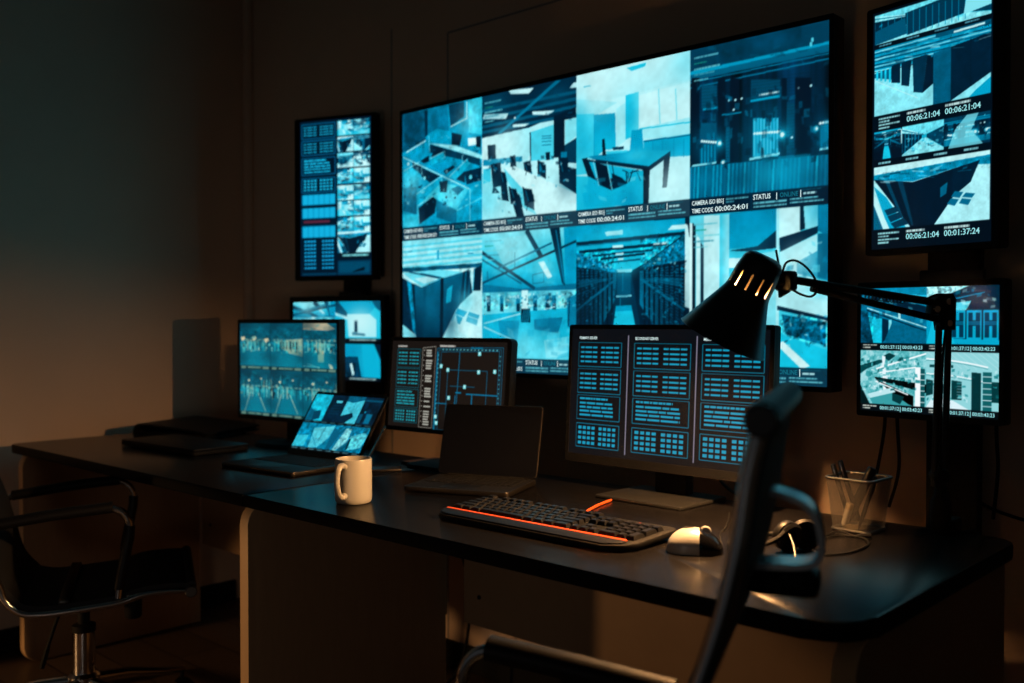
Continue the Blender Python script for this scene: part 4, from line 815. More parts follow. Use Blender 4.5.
# monitor with the floor plan ---------------------------------------------
W, H, B = by_px(385.0, 507.0, 337, 429, R(4), 1.79)
H = .262; zb = B.z - DZ
mm = thing('monitor', 'desk monitor showing a glowing floor plan beside a grey list, behind the black laptop', 'monitor', (B.x, B.y, DZ), R(4))
p = Pic(300, 172); p.fill((24, 19, 17))
p.dashes(.055, .14, .055, .018, (175, 175, 170), 1, .05, unit=.3); p.dashes(.435, .57, .045, .018, (175, 175, 170), 2, .05, unit=.3)
for k, (a, e, kd) in enumerate(((.10, .32, 'rows'), (.335, .56, 'rows'), (.585, .80, 'para'), (.82, .985, 'codes'))): lists_block(p, .055, a * .96, .265, e * .96, kd, (0, 100, 118), (24, 150, 165), k, 2.2)
for a, b_ in (((.285, .08), (.40, .06)), ((.40, .06), (.40, .985)), ((.40, .985), (.285, .985)), ((.285, .985), (.285, .08))): p.line(a, b_, (150, 148, 138), 2.4)
r = random.Random(4)
for k in range(30):
    y = .10 + .029 * k
    if r.random() < .82: p.rect(.318, y, .318 + r.uniform(.045, .062), y + .019, (165, 165, 155))
    if k % 2 == 0: p.rect(.295, y, .304, y + .012, (150, 148, 138))
c0 = (0, 108, 146)
for q in (((.415, .08), (.965, .06), (.965, 1.0), (.415, 1.0)), ((.45, .12), (.935, .10), (.935, 1.0), (.45, 1.0)), ((.515, .32), (.845, .32), (.845, 1.0), (.515, 1.0)), ((.43, .10), (.95, .08), (.95, 1.0), (.43, 1.0))):
    for i in range(4): p.line(q[i], q[(i + 1) % 4], c0, 2.0)
for a, b_, w in (((.61, .12), (.60, .95), 3), ((.54, .50), (.75, .50), 2), ((.59, .57), (.64, .57), 6), ((.68, .58), (.94, .58), 5), ((.73, .58), (.73, .72), 5), ((.415, .70), (.52, .70), 4), ((.59, .6), (.585, 1), 4), ((.65, .80), (.845, .82), 3), ((.65, .8), (.64, .95), 3), ((.70, .07), (.80, .07), 6), ((.42, .12), (.42, 1), 5)): p.line(a, b_, c0, w)
for k in range(16): p.rect(.46 + .03 * k, .085, .470 + .03 * k, .10, (90, 170, 175)); p.rect(.422, .15 + .05 * k, .432, .165 + .05 * k, (60, 150, 165)); p.rect(.938, .15 + .05 * k, .947, .162 + .05 * k, (60, 150, 165))
for x, y in ((.455, .28), (.515, .32), (.775, .13), (.775, .33), (.905, .32), (.665, .50), (.535, .63), (.745, .745), (.82, .755), (.43, .85), (.44, .92)): p.rect(x - .011, y - .02, x + .011, y + .024, (120, 220, 225)); p.rect(x - .005, y - .012, x + .003, y + .01, (215, 245, 245))
T = Matrix.Translation((0, 0, zb)) @ Matrix.Rotation(R(-5), 4, 'X')
panel(mm, W, H, (.011, .014, .011, .012), p, T, mt='scr_mid', rad=.014)
MB().box((0, .062, zb / 2 + .043), (.055, .018, zb + .078), .006).build('stand_neck', 'matte', mm)
MB().prism(rrect(-.105, -.05, .105, .10, .03, 5), .0009, .009, .003).build('stand_base', 'matte', mm)

# main monitor with three list columns --------------------------------------
W, H, B = by_px(565.5, 771.5, 324.5, 460, R(-1), 1.80)
cm = thing('monitor', 'large desk monitor showing three columns of cyan tables, below the lamp shade', 'monitor', (B.x, B.y, DZ), R(-1))
zb = B.z - DZ
p = Pic(430, 250); p.fill((11, 14, 19))
cols = ((.042, .282), (.352, .638), (.695, .975))
for c, (a, e) in enumerate(cols):
    for k, (u, v, kd) in enumerate(((.115, .315, 'rows'), (.335, .535, 'rows'), (.555, .755, 'para'), (.79, .985, 'codes'))):
        lists_block(p, a, u * .955, e, v * .955, kd, (0, 120, 150), (20, 150, 185), c * 5 + k, 2.6)
for x in (.318, .667): p.rect(x - .0025, .05, x + .0025, .97, (128, 122, 142))
T = Matrix.Translation((0, 0, zb)) @ Matrix.Rotation(R(-3), 4, 'X')
panel(cm, W, H, (.009, .010, .010, .020), p, T, mt='scr_dark', rad=.006)
sw, sh = W - .019, H - .030
for s_, u, w_ in (('PRIMARY SERVER', .045, .053), ('SECONDARY SERVER', .355, .064), ('MEDIA SERVER', .70, .05)): text_mesh('header_text', [(s_, -W / 2 + .009 + u * sw, .020 + sh * .918, .0062, w_)], 'txt_white', cm, T)
MB().box((0, .058, zb / 2 + .045), (.085, .034, zb + .080), .006).build('stand_neck', 'matte', cm)
MB().prism(rrect(-.115, -.085, .115, .095, .006, 3), .0009, .008, .0015).build('stand_base', 'grey_plate', cm, label='satin grey base plate')
MB().tube(smooth_path([(.08, .05, zb + .06), (.10, .07, .06), (.14, .075, .024), (.20, .085, .0055)]), .003, 8).build('cable', 'matte', cm)
# ------------------------------------------------------------------ laptops
def laptop(label, hinge, yaw, w, d, lean, lidh, pic, body, edge, keys_m):
    """hinge: centre of the hinge line on the desk; the base reaches d towards -y"""
    t = thing('laptop', label, 'laptop', (hinge[0], hinge[1], DZ), yaw); bt = .014
    MB().prism(rrect(-w / 2, -d, w / 2, .004, .010, 4), .0015, bt, .003, mside=1).build('base', [body, edge], t)
    k = MB(); kw = w * .90 / 14.5
    for r_ in range(6):
        n = 14 if r_ else 14
        for c in range(n):
            if r_ == 5 and 3 < c < 9: continue
            k.box((-w * .45 + kw * (c + .75), -.022 - r_ * d * .088, bt + .0008), (kw * .84, d * .072, .0018), .0004, seg=1)
    k.box((-w * .45 + kw * 7.2, -.022 - 5 * d * .088, bt + .0008), (kw * 4.7, d * .072, .0018), .0004, seg=1)
    k.build('keyboard', keys_m, t)
    MB().box((0, -d * .80, bt + .0003), (w * .34, d * .30, .0008), .0002).build('touchpad', 'black', t)
    T = Matrix.Translation((0, -.001, bt + .002)) @ Matrix.Rotation(-lean, 4, 'X')
    h = MB().prism(rrect(-w / 2, 0, w / 2, lidh, .009, 4), -.0065, -.001, .0012, T=T @ FT, mside=1)
    h.build('lid', [body, edge], t)
    MB().prism(rrect(-w / 2 + .002, .002, w / 2 - .002, lidh - .002, .007, 4), -.001, -.0002, 0, T=T @ FT).build('screen_bezel', 'gloss', t)
    if pic is not None:
        screen_mesh('screen', pic, w - .018, lidh - .026, t, T @ Matrix.Translation((-w / 2 + .009, -.0003, .016)))
    else:
        MB().prism(rrect(-w / 2 + .008, .014, w / 2 - .008, lidh - .010, .001, 2), -.0002, .0003, 0, T=T @ FT).build('screen', 'gloss', t, label='switched off black screen')
    MB().tube([(-w * .38, .001, bt), (w * .38, .001, bt)], .004, 10).build('hinge', 'matte', t)
    return t
p = Pic(220, 140); p.fill((2, 10, 18))
q4 = [(0, 0, .26, .48), (.26, 0, .5, .48), (.5, 0, .745, .48), (.745, 0, 1, .48), (0, .52, .33, .95), (.33, .52, .5, .95), (.5, .52, .78, .95), (.78, .52, 1, .95)]
p.region(*q4[0]); p.fill(.72); p.poly([(0, .5), (.5, .7), (.5, 1), (0, 1)], .4); p.noise(.5, 8); p.poly([(.3, .65), (.7, .6), (.8, .9), (.4, 1)], .25)
p.region(*q4[1]); p.fill(.12); p.noise(.8, 6); p.poly([(.35, .2), (.75, .2), (.7, .3), (.4, .3)], .8); [p.line((.2, .3 + .1 * k), (.8, .28 + .1 * k), .3, 2) for k in range(5)]
p.region(*q4[2]); p.fill(.78); p.poly([(0, 0), (1, 0), (1, .12), (.4, .25), (0, .2)], .35); p.line((.55, .25), (.5, .65), .4, 2); p.poly([(0, .75), (.6, .6), (.75, .75), (.4, 1), (0, 1)], .15); p.noise(.3, 5)
p.region(*q4[3]); p.fill(.12); p.noise(1.0, 8); p.rect(.05, .1, 1, .16, .3); p.rect(.45, .6, .75, .95, .42); p.rect(.05, .62, .25, .95, .3); p.dot((.3, .55), 5, .6)
p.region(0, .52, .5, .95); p.fill(.5); p.noise(.6, 7); p.poly([(.0, .55), (.35, .5), (.35, .95), (0, 1)], .76); p.poly([(.42, .2), (1, .05), (.95, .55), (.75, .95), (.5, 1)], .80); p.noise(.3, 5); p.line((.74, .1), (.7, .7), .1, 3); p.line((.4, .4), (.7, .9), .5, 3)
for k in range(6): p.line((.5 + .06 * k, .6), (.47 + .06 * k, .95), .55, 2)
p.region(.5, .52, 1, .95); p.fill(.45); p.noise(.7, 6); p.poly([(.35, .1), (.5, .1), (.52, .6), (.3, 1), (.2, 1)], .85); p.poly([(.55, .4), (.9, .2), (1, .3), (.95, .8), (.6, .95)], .8); p.noise(.7, 4); p.poly([(.55, .5), (.6, .48), (.62, .9), (.57, .95)], .1); p.poly([(0, .1), (.25, .3), (.15, .9), (0, 1)], .36)
p.region(0, 0, 1, 1); p.a *= .93
for k in range(8): p.dashes(.02 + .125 * k, .10 + .125 * k, .965, .012, (90, 150, 160), k, .3, unit=.1); p.dashes(.02 + .125 * k, .10 + .125 * k, .49, .012, (60, 120, 130), k, .3, unit=.1)
hc = (at_z(284.5, 453.5, DZ + .016) + at_z(359.5, 461, DZ + .016)) / 2
laptop('open slim laptop with a glowing eight-picture screen leaning far back', hc, R(5), .30, .225, R(34), .208, p, 'black', 'dim_alu', 'matte')
hc = (at_z(440, 473, DZ + .016) + at_z(534, 479, DZ + .016)) / 2
laptop('open black laptop with a dark switched-off screen, in front of the floor plan monitor', hc, R(22), .262, .19, R(17), .178, None, 'matte', 'dim_alu', 'matte')

# ------------------------------------------------------------------ folders on the left desk
def slab(pts, z0, z1): return [Vector((q.x, q.y, 0)) for q in pts]
t = thing('leather_folder', 'thick black leather folder with a curled spine, against the left wall', 'folder', (-3.175, 1.775, DZ), R(24))
prof = [(-.15, .0), (-.154, .015), (-.149, .032), (-.133, .043), (-.09, .043), (0, .036), (.10, .027), (.15, .018)]
top = MB(); n = len(prof)
v = []
for y in (-.155, .155):
    for x, z in prof: v.append((x, y, z + .001))
    for x, z in prof[::-1]: v.append((x + (.004 if x < -.13 else 0), y, max(z - .005, .014) if x > -.14 else max(z - .003, 0.013)))
m2 = 2 * n; f = [[i, (i + 1) % m2, m2 + (i + 1) % m2, m2 + i] for i in range(m2)] + [list(range(m2))[::-1], [m2 + i for i in range(m2)]]
top.add(v, f).build('front_cover', 'leather', t)
MB().box((0, 0, .003), (.30, .31, .006), .002).build('back_cover', 'leather', t)
MB().box((.005, 0, .010), (.272, .295, .008), .001).build('paper_block', 'matte', t)
t = thing('closed_laptop', 'flat closed black laptop lying in front of the thick leather folder', 'laptop', (-2.825, 1.53, DZ), R(3))
MB().prism(rrect(-.215, -.095, .205, .10, .012, 4), .002, .013, .002).build('base', 'matte', t)
MB().prism(rrect(-.215, -.095, .205, .10, .012, 4), .0138, .021, .0025).build('lid', 'leather', t)
MB().tube([(-.13, .101, .013), (.13, .101, .013)], .004, 8).build('hinge', 'black', t)
[MB().lathe([(.008, 0), (.008, .002)], 12, T=Matrix.Translation((x, y, 0))).build('rubber_foot', 'black', t) for x in (-.18, .17) for y in (-.07, .08)]

# thin document stand behind the mug and small phone -----------------------------
a = at_z(384, 470, DZ)
t = thing('tablet_stand', 'thin slanted easel plate with orange-lit edges, right behind the mug', 'stand', (a.x, a.y, DZ), R(50))
MB().box((-.01, 0, .0035), (.11, .060, .005), .002).build('foot_plate', 'dim_alu', t)
T = Matrix.Translation((-.055, 0, .006)) @ Matrix.Rotation(R(28), 4, 'Y')
MB().prism(rrect(-.03, 0, .03, .125, .006, 4), -.002, .002, .0008, T=T @ frame_T((0, 0, 0), (0, 1, 0), (0, 0, 1), (1, 0, 0))).build('back_plate', ['dark_metal'], t)
a = at_z(424, 463, DZ)
t = thing('mobile_phone', 'small flat glossy phone lying beside the black laptop hinge', 'phone', (a.x, a.y, DZ), R(80))
MB().prism(rrect(-.06, -.028, .06, .028, .008, 4), 0, .008, .002).build('body', 'matte', t)
MB().prism(rrect(-.057, -.0255, .057, .0255, .006, 4), .008, .0085, 0).build('glass_front', 'bluedev', t)

# ------------------------------------------------------------------ mug
c = at_z(353.5, 502, DZ)
mug = thing('mug', 'plain cream coffee mug near the front edge of the desk', 'mug', (c.x, c.y, DZ), R(-68))
rr, hh = .0400, .096
MB().lathe([(0, 0.002), (.030, .002), (.034, 0), (.037, .001), (.0395, .005), (rr, .012), (rr, hh - .004), (rr - .001, hh), (rr - .0025, hh), (rr - .0035, hh - .004), (rr - .0038, .014), (.033, .007), (0, .006)], 56, caps=False).build('body', 'ceramic', mug)
hp = [(rr - .002, 0, .082), (rr + .012, 0, .086), (rr + .024, 0, .078), (rr + .029, 0, .055), (rr + .024, 0, .030), (rr + .012, 0, .018), (rr - .002, 0, .020)]
MB().tube(smooth_path(hp, 7), [.0065 + .002 * abs(1 - k / 21.0) for k in range(43)], 14, flat=.8).build('handle', 'ceramic', mug)
MB().lathe([(0, .062), (rr - .0041, .062)], 40, caps=False).build('drink', 'leather', mug)

# ------------------------------------------------------------------ keyboard
fl_ = at_z(430, 518, DZ); fr_ = at_z(619, 556, DZ); br_ = at_z(668, 533, DZ)
ky = math.atan2(fr_.y - fl_.y, fr_.x - fl_.x); kl = (fr_ - fl_).length
kb = thing('keyboard', 'wide black gaming keyboard with a red strip along its palm rest', 'keyboard', (fl_.x, fl_.y, DZ), ky)
KW, KD = kl + .006, .178
T = Matrix.Rotation(R(2.6), 4, 'X')
out = [(0, .03), (.02, .006), (.05, 0), (KW - .045, 0), (KW - .012, .022), (KW, .05), (KW, KD - .012), (KW - .012, KD), (.012, KD), (0, KD - .012)]
MB().prism(out, .001, .0125, .003, T=T).build('case', 'matte', kb)
MB().prism([(.006, .032), (.023, .010), (.05, .004), (KW - .047, .004), (KW - .018, .024), (KW - .018, .040), (.006, .040)], .0125, .0155, .002, T=T).build('palm_rest', 'leather', kb)
MB().box((KW / 2 - .008, .0435, .0135), (KW - .028, .0055, .0045), .0008, T=T).build('red_strip', 'red', kb, label='red-orange strip')
u = (KW - .022) / 22.6; kd = .0188; y0 = .052
def key(x, y, w_, h_=1.0):
    b = bmesh.new(); bmesh.ops.create_cube(b, size=1.0)
    for v_ in b.verts:
        s = .78 if v_.co.z > 0 else 1.0
        v_.co = Vector((v_.co.x * (w_ * u - .0016 - (u * .22 if s < 1 else 0)), v_.co.y * (h_ * kd - .0016) * s, v_.co.z * .008))
    bmesh.ops.bevel(b, geom=[e for e in b.edges if all(q.co.z > 0 for q in e.verts)], offset=.0012, segments=2, affect='EDGES')
    MB().bm(b, 0, T @ Matrix.Translation((.011 + (x + w_ / 2) * u, y0 + (y + h_ / 2) * kd, .0162))).build('key', 'key', kb)
rows = [[1.25, 1.25, 1.25, 5.75, 1.25, 1.25, 1.25, 1.75], [2.25] + [1] * 10 + [2.75], [1.75] + [1] * 11 + [2.25], [1.5] + [1] * 12 + [1.5], [1] * 13 + [2], None]
nk = 0
for r_, ws in enumerate(rows):
    if ws is None:
        for x in [0] + [2 + k for k in range(4)] + [6.5 + k for k in range(4)] + [11 + k for k in range(4)]: key(x, 5.25, 1)
        continue
    x = 0
    for w_ in ws: key(x, r_, w_); x += w_
for x in (15.25, 16.25, 17.25): key(x, 4, 1); key(x, 3, 1); key(x, 0, 1)
key(16.25, 1, 1)
for r_ in range(5):
    for c_ in range(4):
        if (c_ == 3 and r_ in (0, 2)) or (c_ == 1 and r_ == 0): continue
        if c_ == 0 and r_ == 0: key(18.5, 0, 2)
        elif c_ == 3 and r_ in (1, 3): key(21.5, r_ - 1 if r_ == 1 else r_ - 1, 1, 2)
        else: key(18.5 + c_, r_, 1)
MB().box((.011 + 19.4 * u, y0 + 5.6 * kd, .0140), (.005, .004, .003), .0006, T=T).build('indicator_light', 'led', kb)
K = kb.matrix_basis.inverted() if False else (Matrix.Translation((fl_.x, fl_.y, DZ)) @ Matrix.Rotation(ky, 4, 'Z')).inverted()
cpts = [K @ Vector((*at_z(*q, DZ + .004).xy, DZ + .0035)) for q in ((574, 516), (584, 512.5), (592, 508), (600, 504), (608, 501), (611, 499.8))]
MB().tube(smooth_path(cpts), .0030, 8).build('cable', 'redcable', kb, label='orange braided cable')

# ------------------------------------------------------------------ mouse
c = at_z(691, 553, DZ); my = R(28)
my = R(32)
mo = thing('computer_mouse', 'silver computer mouse with a black front, right of the keyboard', 'mouse', (c.x, c.y + .012, DZ), my)
def hump(x0, x1, grow=0.0, n=18, k=20):
    mb = MB(); v = []; f = []
    for i in range(n + 1):
        x = x0 + (x1 - x0) * i / n; s = (x + .048) / .096
        wd = .034 * (max(0.0, 1 - abs(2 * s - 1) ** 3.4)) ** .5 * (1 - .05 * s) + grow; ht = .041 * max(0.0, math.sin(PI * min(1, max(0, s)) ** .90)) ** .46 + grow
        wd = max(wd, .002); ht = max(ht, .003)
        for j in range(k + 1):
            a = PI * j / k; v.append((x, -wd * math.cos(a) * (1 if j not in (0, k) else .97), .001 + ht * math.sin(a) ** .72 if 0 < j < k else .001))
    for i in range(n):
        for j in range(k): q = i * (k + 1) + j; f.append([q, q + 1, q + k + 2, q + k + 1])
    f.append(list(range(k + 1))); f.append([n * (k + 1) + j for j in range(k + 1)][::-1])
    for i in range(n): q = i * (k + 1); f.append([q, q + k + 1, q + 2 * k + 1, q + k])
    return mb.add(v, f)
hump(-.0475, .008).build('shell', 'silver', mo); hump(.0075, .0475, .0004).build('front_buttons', 'gloss', mo, label='black glossy front')
MB().lathe([(.0, -.003), (.0085, -.003), (.010, -.0015), (.010, .0015), (.0085, .003), (0, .003)], 24, T=frame_T((.018, 0, .0350), (1, 0, 0), (0, 0, 1), (0, -1, 0))).build('scroll_wheel', 'silver', mo)
MB().box((-.010, 0, .0425), (.016, .006, .002), .0008, T=Matrix.Translation((0, 0, -.0008))).build('mode_button', 'matte', mo)
Kw = (Matrix.Translation((c.x, c.y + .012, DZ)) @ Matrix.Rotation(my, 4, 'Z')).inverted()
pts = [Vector((.046, 0, .008))] + [Kw @ Vector((*at_z(*q, DZ).xy, DZ + .0018)) for q in ((720, 535), (725, 529), (728, 522), (729, 514))]
MB().tube(smooth_path(pts), .0016, 6).build('cable', 'matte', mo)

# ------------------------------------------------------------------ headset lying behind the chair back
c = at_z(797, 551.5, DZ)
hs = thing('headset', 'small black headset with two round ear cups, lying near the pencil cup', 'headset', (c.x, c.y, DZ), R(48))
for k, (x, y, z, yaw_, tl) in enumerate(((-.021, .0, .029, 25, 12), (.018, .012, .027, -10, -8))):
    Tc = Matrix.Translation((x, y, z)) @ Matrix.Rotation(R(yaw_), 4, 'Z') @ Matrix.Rotation(R(90 + tl), 4, 'X')
    e = MB().lathe([(0, -.010), (.018, -.010), (.024, -.006), (.026, 0), (.025, .006), (.019, .009), (0, .010)], 28, T=Tc).build('ear_cup', 'black', hs)
    MB().lathe([(.012, .008), (.024, .009), (.0265, .013), (.022, .018), (.012, .014)], 28, T=Tc, caps=False).build('ear_pad', 'leather', e)
    MB().lathe([(.008, -.0098), (.011, -.0115), (.013, -.010)], 20, T=Tc, caps=False).build('cup_ring', 'chrome', e)
arc = [(-.021, -.012, .045), (-.045, -.03, .030), (-.085, -.025, .014), (-.112, .005, .0095), (-.100, .05, .0095), (-.06, .072, .012), (.0, .07, .018), (.020, .030, .044)]
MB().tube(smooth_path(arc), .0042, 8).build('headband', 'matte', hs)
MB().tube(smooth_path([(-.022, -.014, .040), (-.026, -.05, .024), (-.035, -.085, .006)]), [.0022] * 12 + [.004], 8).build('microphone_boom', 'dark_metal', hs, label='thin silver microphone boom')
Kw = (Matrix.Translation((c.x, c.y, DZ)) @ Matrix.Rotation(R(48), 4, 'Z')).inverted()
pts = [Vector((.024, .006, .006))] + [Kw @ Vector((*at_z(*q, DZ).xy, DZ + .0025)) for q in ((822, 556), (850, 554), (868, 546), (862, 539), (840, 537), (820, 540), (838, 533), (856, 538))]
MB().tube(smooth_path(pts), .0018, 6).build('cord', 'matte', hs)
pe = pts[-1]; MB().tube([pe, pe + Vector((.010, -.004, .0025)), pe + Vector((.024, -.010, .003))], [.003, .0045, .0045], 8).build('inline_remote', 'black', hs)

# ------------------------------------------------------------------ pencil cup and what stands in it
c0_ = at_z(870, 536, DZ); cs = .076
cx_, cy_ = c0_.x - cs / 2, c0_.y + cs / 2
cup = thing('pencil_cup', 'square silver wire mesh pencil cup beside the lamp base', 'pencil cup', (cx_, cy_, DZ), R(-3))
wb, wt, hc_ = .037, .046, .100
v = [];
ob, ot = rrect(-wb, -wb, wb, wb, .010, 4), rrect(-wt, -wt, wt, wt, .010, 4); n = len(ob)
w = MB().add([(x, y, .003) for x, y in ob] + [(x, y, hc_) for x, y in ot], [[i, (i + 1) % n, n + (i + 1) % n, n + i] for i in range(n)] + [list(range(n))]); w.build('mesh_wall', 'wire', cup)
MB().tube([(x, y, hc_) for x, y in rrect(-wt, -wt, wt, wt, .010, 4)], .0026, 8, closed=True).build('rim', 'steel', cup)
MB().tube([(x, y, .004) for x, y in ob], .0026, 8, closed=True).build('base_rim', 'steel', cup)
ct = Matrix.Translation((cx_, cy_, DZ))
def pen(name, label, cat, p0, p1, r, m1, m2, cap=.3):
    P, Q = Vector(p0) + Vector((cx_, cy_, DZ)), Vector(p1) + Vector((cx_, cy_, DZ)); L = (Q - P).length; q = (Q - P).normalized().to_track_quat('Z', 'Y')
    t = thing(name, label, cat, P, rot=q.to_euler(), group='writing tools in the pencil cup')
    MB().lathe([(0, 0), (r * .25, 0), (r * .9, .018), (r, .024), (r, L * (1 - cap)), (0, L * (1 - cap))], 14).build('barrel', m1, t)
    MB().lathe([(0, L * (1 - cap)), (r * 1.12, L * (1 - cap)), (r * 1.12, L - .003), (r * .9, L), (0, L)], 14).build('cap', m2, t)
    MB().box((r * 1.3, 0, L * (1 - cap * .45)), (.0016, .003, L * cap * .75), .0005).build('clip', 'chrome', t)
pen('pen', 'black pen with a shiny clip at the far left of the pencil cup', 'pen', (-.018, .008, .006), (-.050, -.004, .120), .0045, 'black', 'black')
pen('pen', 'black pen with the tallest cap, second from the left in the pencil cup', 'pen', (-.004, .018, .006), (-.041, .006, .127), .0048, 'black', 'gloss')
pen('marker', 'thick black marker leaning at the right of the pencil cup', 'marker', (-.020, -.012, .008), (.022, .012, .118), .0085, 'matte', 'black', .25)
pen('pen', 'dark thin pen leaning against the right wall of the pencil cup', 'pen', (.010, -.024, .006), (.034, -.004, .104), .004, 'leather', 'black')
t = thing('tape_roll', 'yellowish roll lying at the bottom inside the mesh cup', 'tape roll', (cx_ - .004, cy_ - .008, DZ + .0035))
MB().lathe([(.012, .008), (.022, .008), (.022, .016), (.012, .016), (.012, .008)], 32, caps=False, T=Matrix.Translation((0, 0, -.006))).build('roll', 'paper', t)
MB().lathe([(.0105, .008), (.012, .008), (.012, .016), (.0105, .016), (.0105, .008)], 32, caps=False, T=Matrix.Translation((0, 0, -.006))).build('core', 'white', t)
P = Vector((cx_ - .016, cy_ - .026, DZ + .012)); q = Vector((.25, .05, 1)).normalized().to_track_quat('Z', 'Y')
t = thing('glue_stick', 'short pale stick standing in the roll inside the mesh cup', 'glue stick', P, rot=q.to_euler())
MB().lathe([(0, 0), (.006, 0), (.0065, .002), (.0065, .030), (0, .030)], 18).build('tube', 'white', t)
MB().lathe([(0, .030), (.007, .030), (.007, .040), (.006, .042), (0, .042)], 18).build('cap', 'paper', t)

# ------------------------------------------------------------------ desk lamp
BX, BY = -.648, 1.873
lamp = thing('desk_lamp', 'black architect lamp with a slotted cone shade on a jointed double-bar arm', 'lamp', (BX, BY, DZ + .0012))
L0 = Vector((BX, BY, DZ + .0012))
def lw(px, py, d): return at_d(px, py, d) - L0
E_ = lw(944, 306, 1.815); Hd = lw(786, 281, 1.755)
MB().box((0, .022, .0135), (.050, .046, .022), .004).box((0, .042, -.020), (.046, .008, .05), .002).build('clamp', 'matte', lamp)
MB().lathe([(.016, 0), (.018, .004), (.018, .060), (.012, .068), (.010, .085), (0, .086)], 20).build('pivot_post', 'matte', lamp)
f0 = (E_ - Hd); f0.z = 0; f0.normalize(); sd = Vector((-f0.y, f0.x, 0))
B0 = Vector((-.002, -.002, .105))
MB().lathe([(.0, -.014), (.013, -.014), (.016, -.008), (.016, .008), (.013, .014), (0, .014)], 20, T=frame_T(B0, f0, Vector((0, 0, 1)), -sd if False else f0.cross(Vector((0, 0, 1))))).build('lower_joint', 'matte', lamp)
g = f0 * .010
for s in (-1, 1):
    MB().tube([B0 + g * s - Vector((0, 0, .02)), E_ + g * s + Vector((0, 0, -.035))], .0062, 10).build('lower_arm_bar', 'dark_metal', lamp)
Tj = frame_T(E_, f0, Vector((0, 0, 1)), f0.cross(Vector((0, 0, 1))))
MB().prism([(-.030, .006), (-.014, .022), (.012, .024), (.020, .012), (.018, -.045), (-.014, -.045), (-.016, -.012), (-.034, -.020)], -.010, .010, .002, T=Tj).build('elbow_joint', 'matte', lamp)
for u_, z_ in ((-.022, -.006), (.002, .008), (.003, -.032)): MB().lathe([(.006, -.014), (.007, -.012), (.007, .012), (.006, .014)], 12, T=Tj @ Matrix.Translation((u_, z_, 0))).build('rivet', 'chrome', lamp)
up = Vector((0, 0, 1)); ax = (Hd - E_).normalized(); nrm = ax.cross(sd).normalized();
if nrm.z < 0: nrm = -nrm
A1 = E_ + Vector((0, 0, .004)); A2 = E_ - f0 * .024 + Vector((0, 0, -.012))
off = Vector((0, 0, -.021))
MB().tube([A1, Hd + Vector((0, 0, .004))], .0074, 10).build('upper_arm_bar', 'matte', lamp)
MB().tube([lw(948, 322, 1.815), Hd + Vector((0, 0, -.006)) - ax * .05], .0064, 10).build('upper_arm_bar', 'matte', lamp)
sp = []
S0, S1 = lw(905, 301.5, 1.797), lw(862, 296.5, 1.782)
for k in range(140): a = k * .55; c_ = S0.lerp(S1, k / 139); sp.append(c_ + (sd * math.cos(a) + nrm * math.sin(a)) * .0042)
MB().tube(sp, .0011, 5).build('spring', 'dark_metal', lamp)
# head
top = lw(766.5, 256, 1.712); rim = lw(722.5, 338.5, 1.752)
axis = (rim - top).normalized(); LL = (rim - top).length
Ts = along(top, rim)
def sc(v): return v * .0017900
NS = 72
profs = [(.0, .0), (sc(12), .0005), (sc(17), .004), (sc(20), .012), (sc(21.0), .024), (sc(22.0), .036), (sc(22.5), .066), (sc(23.5), .074), (sc(27), LL * .545), (sc(45.0), LL), (sc(45.8), LL + .0005)]
def slots(k, i): return k == 5 and (i % 6) == 1
sh = MB().lathe(profs, NS, m=0, T=Ts, skip=slots, caps=False)
inn = [(max(0, r_ - .0016), z_ + (.0014 if z_ < .01 else 0)) for r_, z_ in profs[:-1]] + [(sc(45.8), LL + .0005)]
sh.lathe(inn, NS, m=1, T=Ts, skip=slots, caps=False)
for i in range(NS):
    if slots(5, i) and not slots(5, (i - 1) % NS) or (not slots(5, i) and slots(5, (i - 1) % NS)):
        a = 2 * PI * i / NS; c_, s_ = math.cos(a), math.sin(a); (r1, z1), (r2, z2) = profs[5], profs[6]; (q1, y1), (q2, y2) = inn[5], inn[6]
        sh.add([(r1 * c_, r1 * s_, z1), (r2 * c_, r2 * s_, z2), (q2 * c_, q2 * s_, y2), (q1 * c_, q1 * s_, y1)], [[0, 1, 2, 3]], 0, Ts)
shade = sh.build('lamp_shade', ['lamp', 'lamp_in'], lamp, ang=50)
MB().lathe([(0, .018), (.016, .018), (.018, .022), (.018, .060), (.014, .072), (0, .074)], 20, T=Ts).build('bulb_socket', 'white', lamp)
MB().lathe([(.0, LL * .47), (sc(19.5), LL * .47), (sc(19.5), LL * .485), (0, LL * .485)], 32, T=Ts).build('light_baffle', 'lamp_in', lamp)  # unseen baffle added to cut the bulb light reaching the slots
MB().sphere((0, 0, LL - .044), .0135, T=Ts, n=24).lathe([(.012, .070), (.0125, LL - .062), (.009, LL - .054)], 18, T=Ts, caps=False).build('bulb', 'bulb', lamp, label='glowing warm bulb')
nk_ = lw(771, 283, 1.745)
MB().tube([nk_, Hd + ax * -.012], [.011, .013], 12).box(tuple(Hd), (.034, .030, .036), .006).build('head_joint', 'matte', lamp)
MB().prism([(-.015, .01), (.012, .012), (.006, -.020), (-.012, -.030)], -.007, .007, .002, T=frame_T(Hd, f0, up, f0.cross(up))).build('wing_nut', 'matte', lamp)
loop = [lw(*q) for q in ((776, 250, 1.742), (781, 273, 1.735), (786, 263, 1.730), (795, 260.5, 1.735), (806, 267, 1.745), (815, 279, 1.755), (817, 290, 1.760), (811, 296.5, 1.760), (800, 294, 1.755), (791, 288, 1.750), (790, 284, 1.750))]
MB().tube(smooth_path(loop), .0022, 8).build('cord', 'matte', lamp)
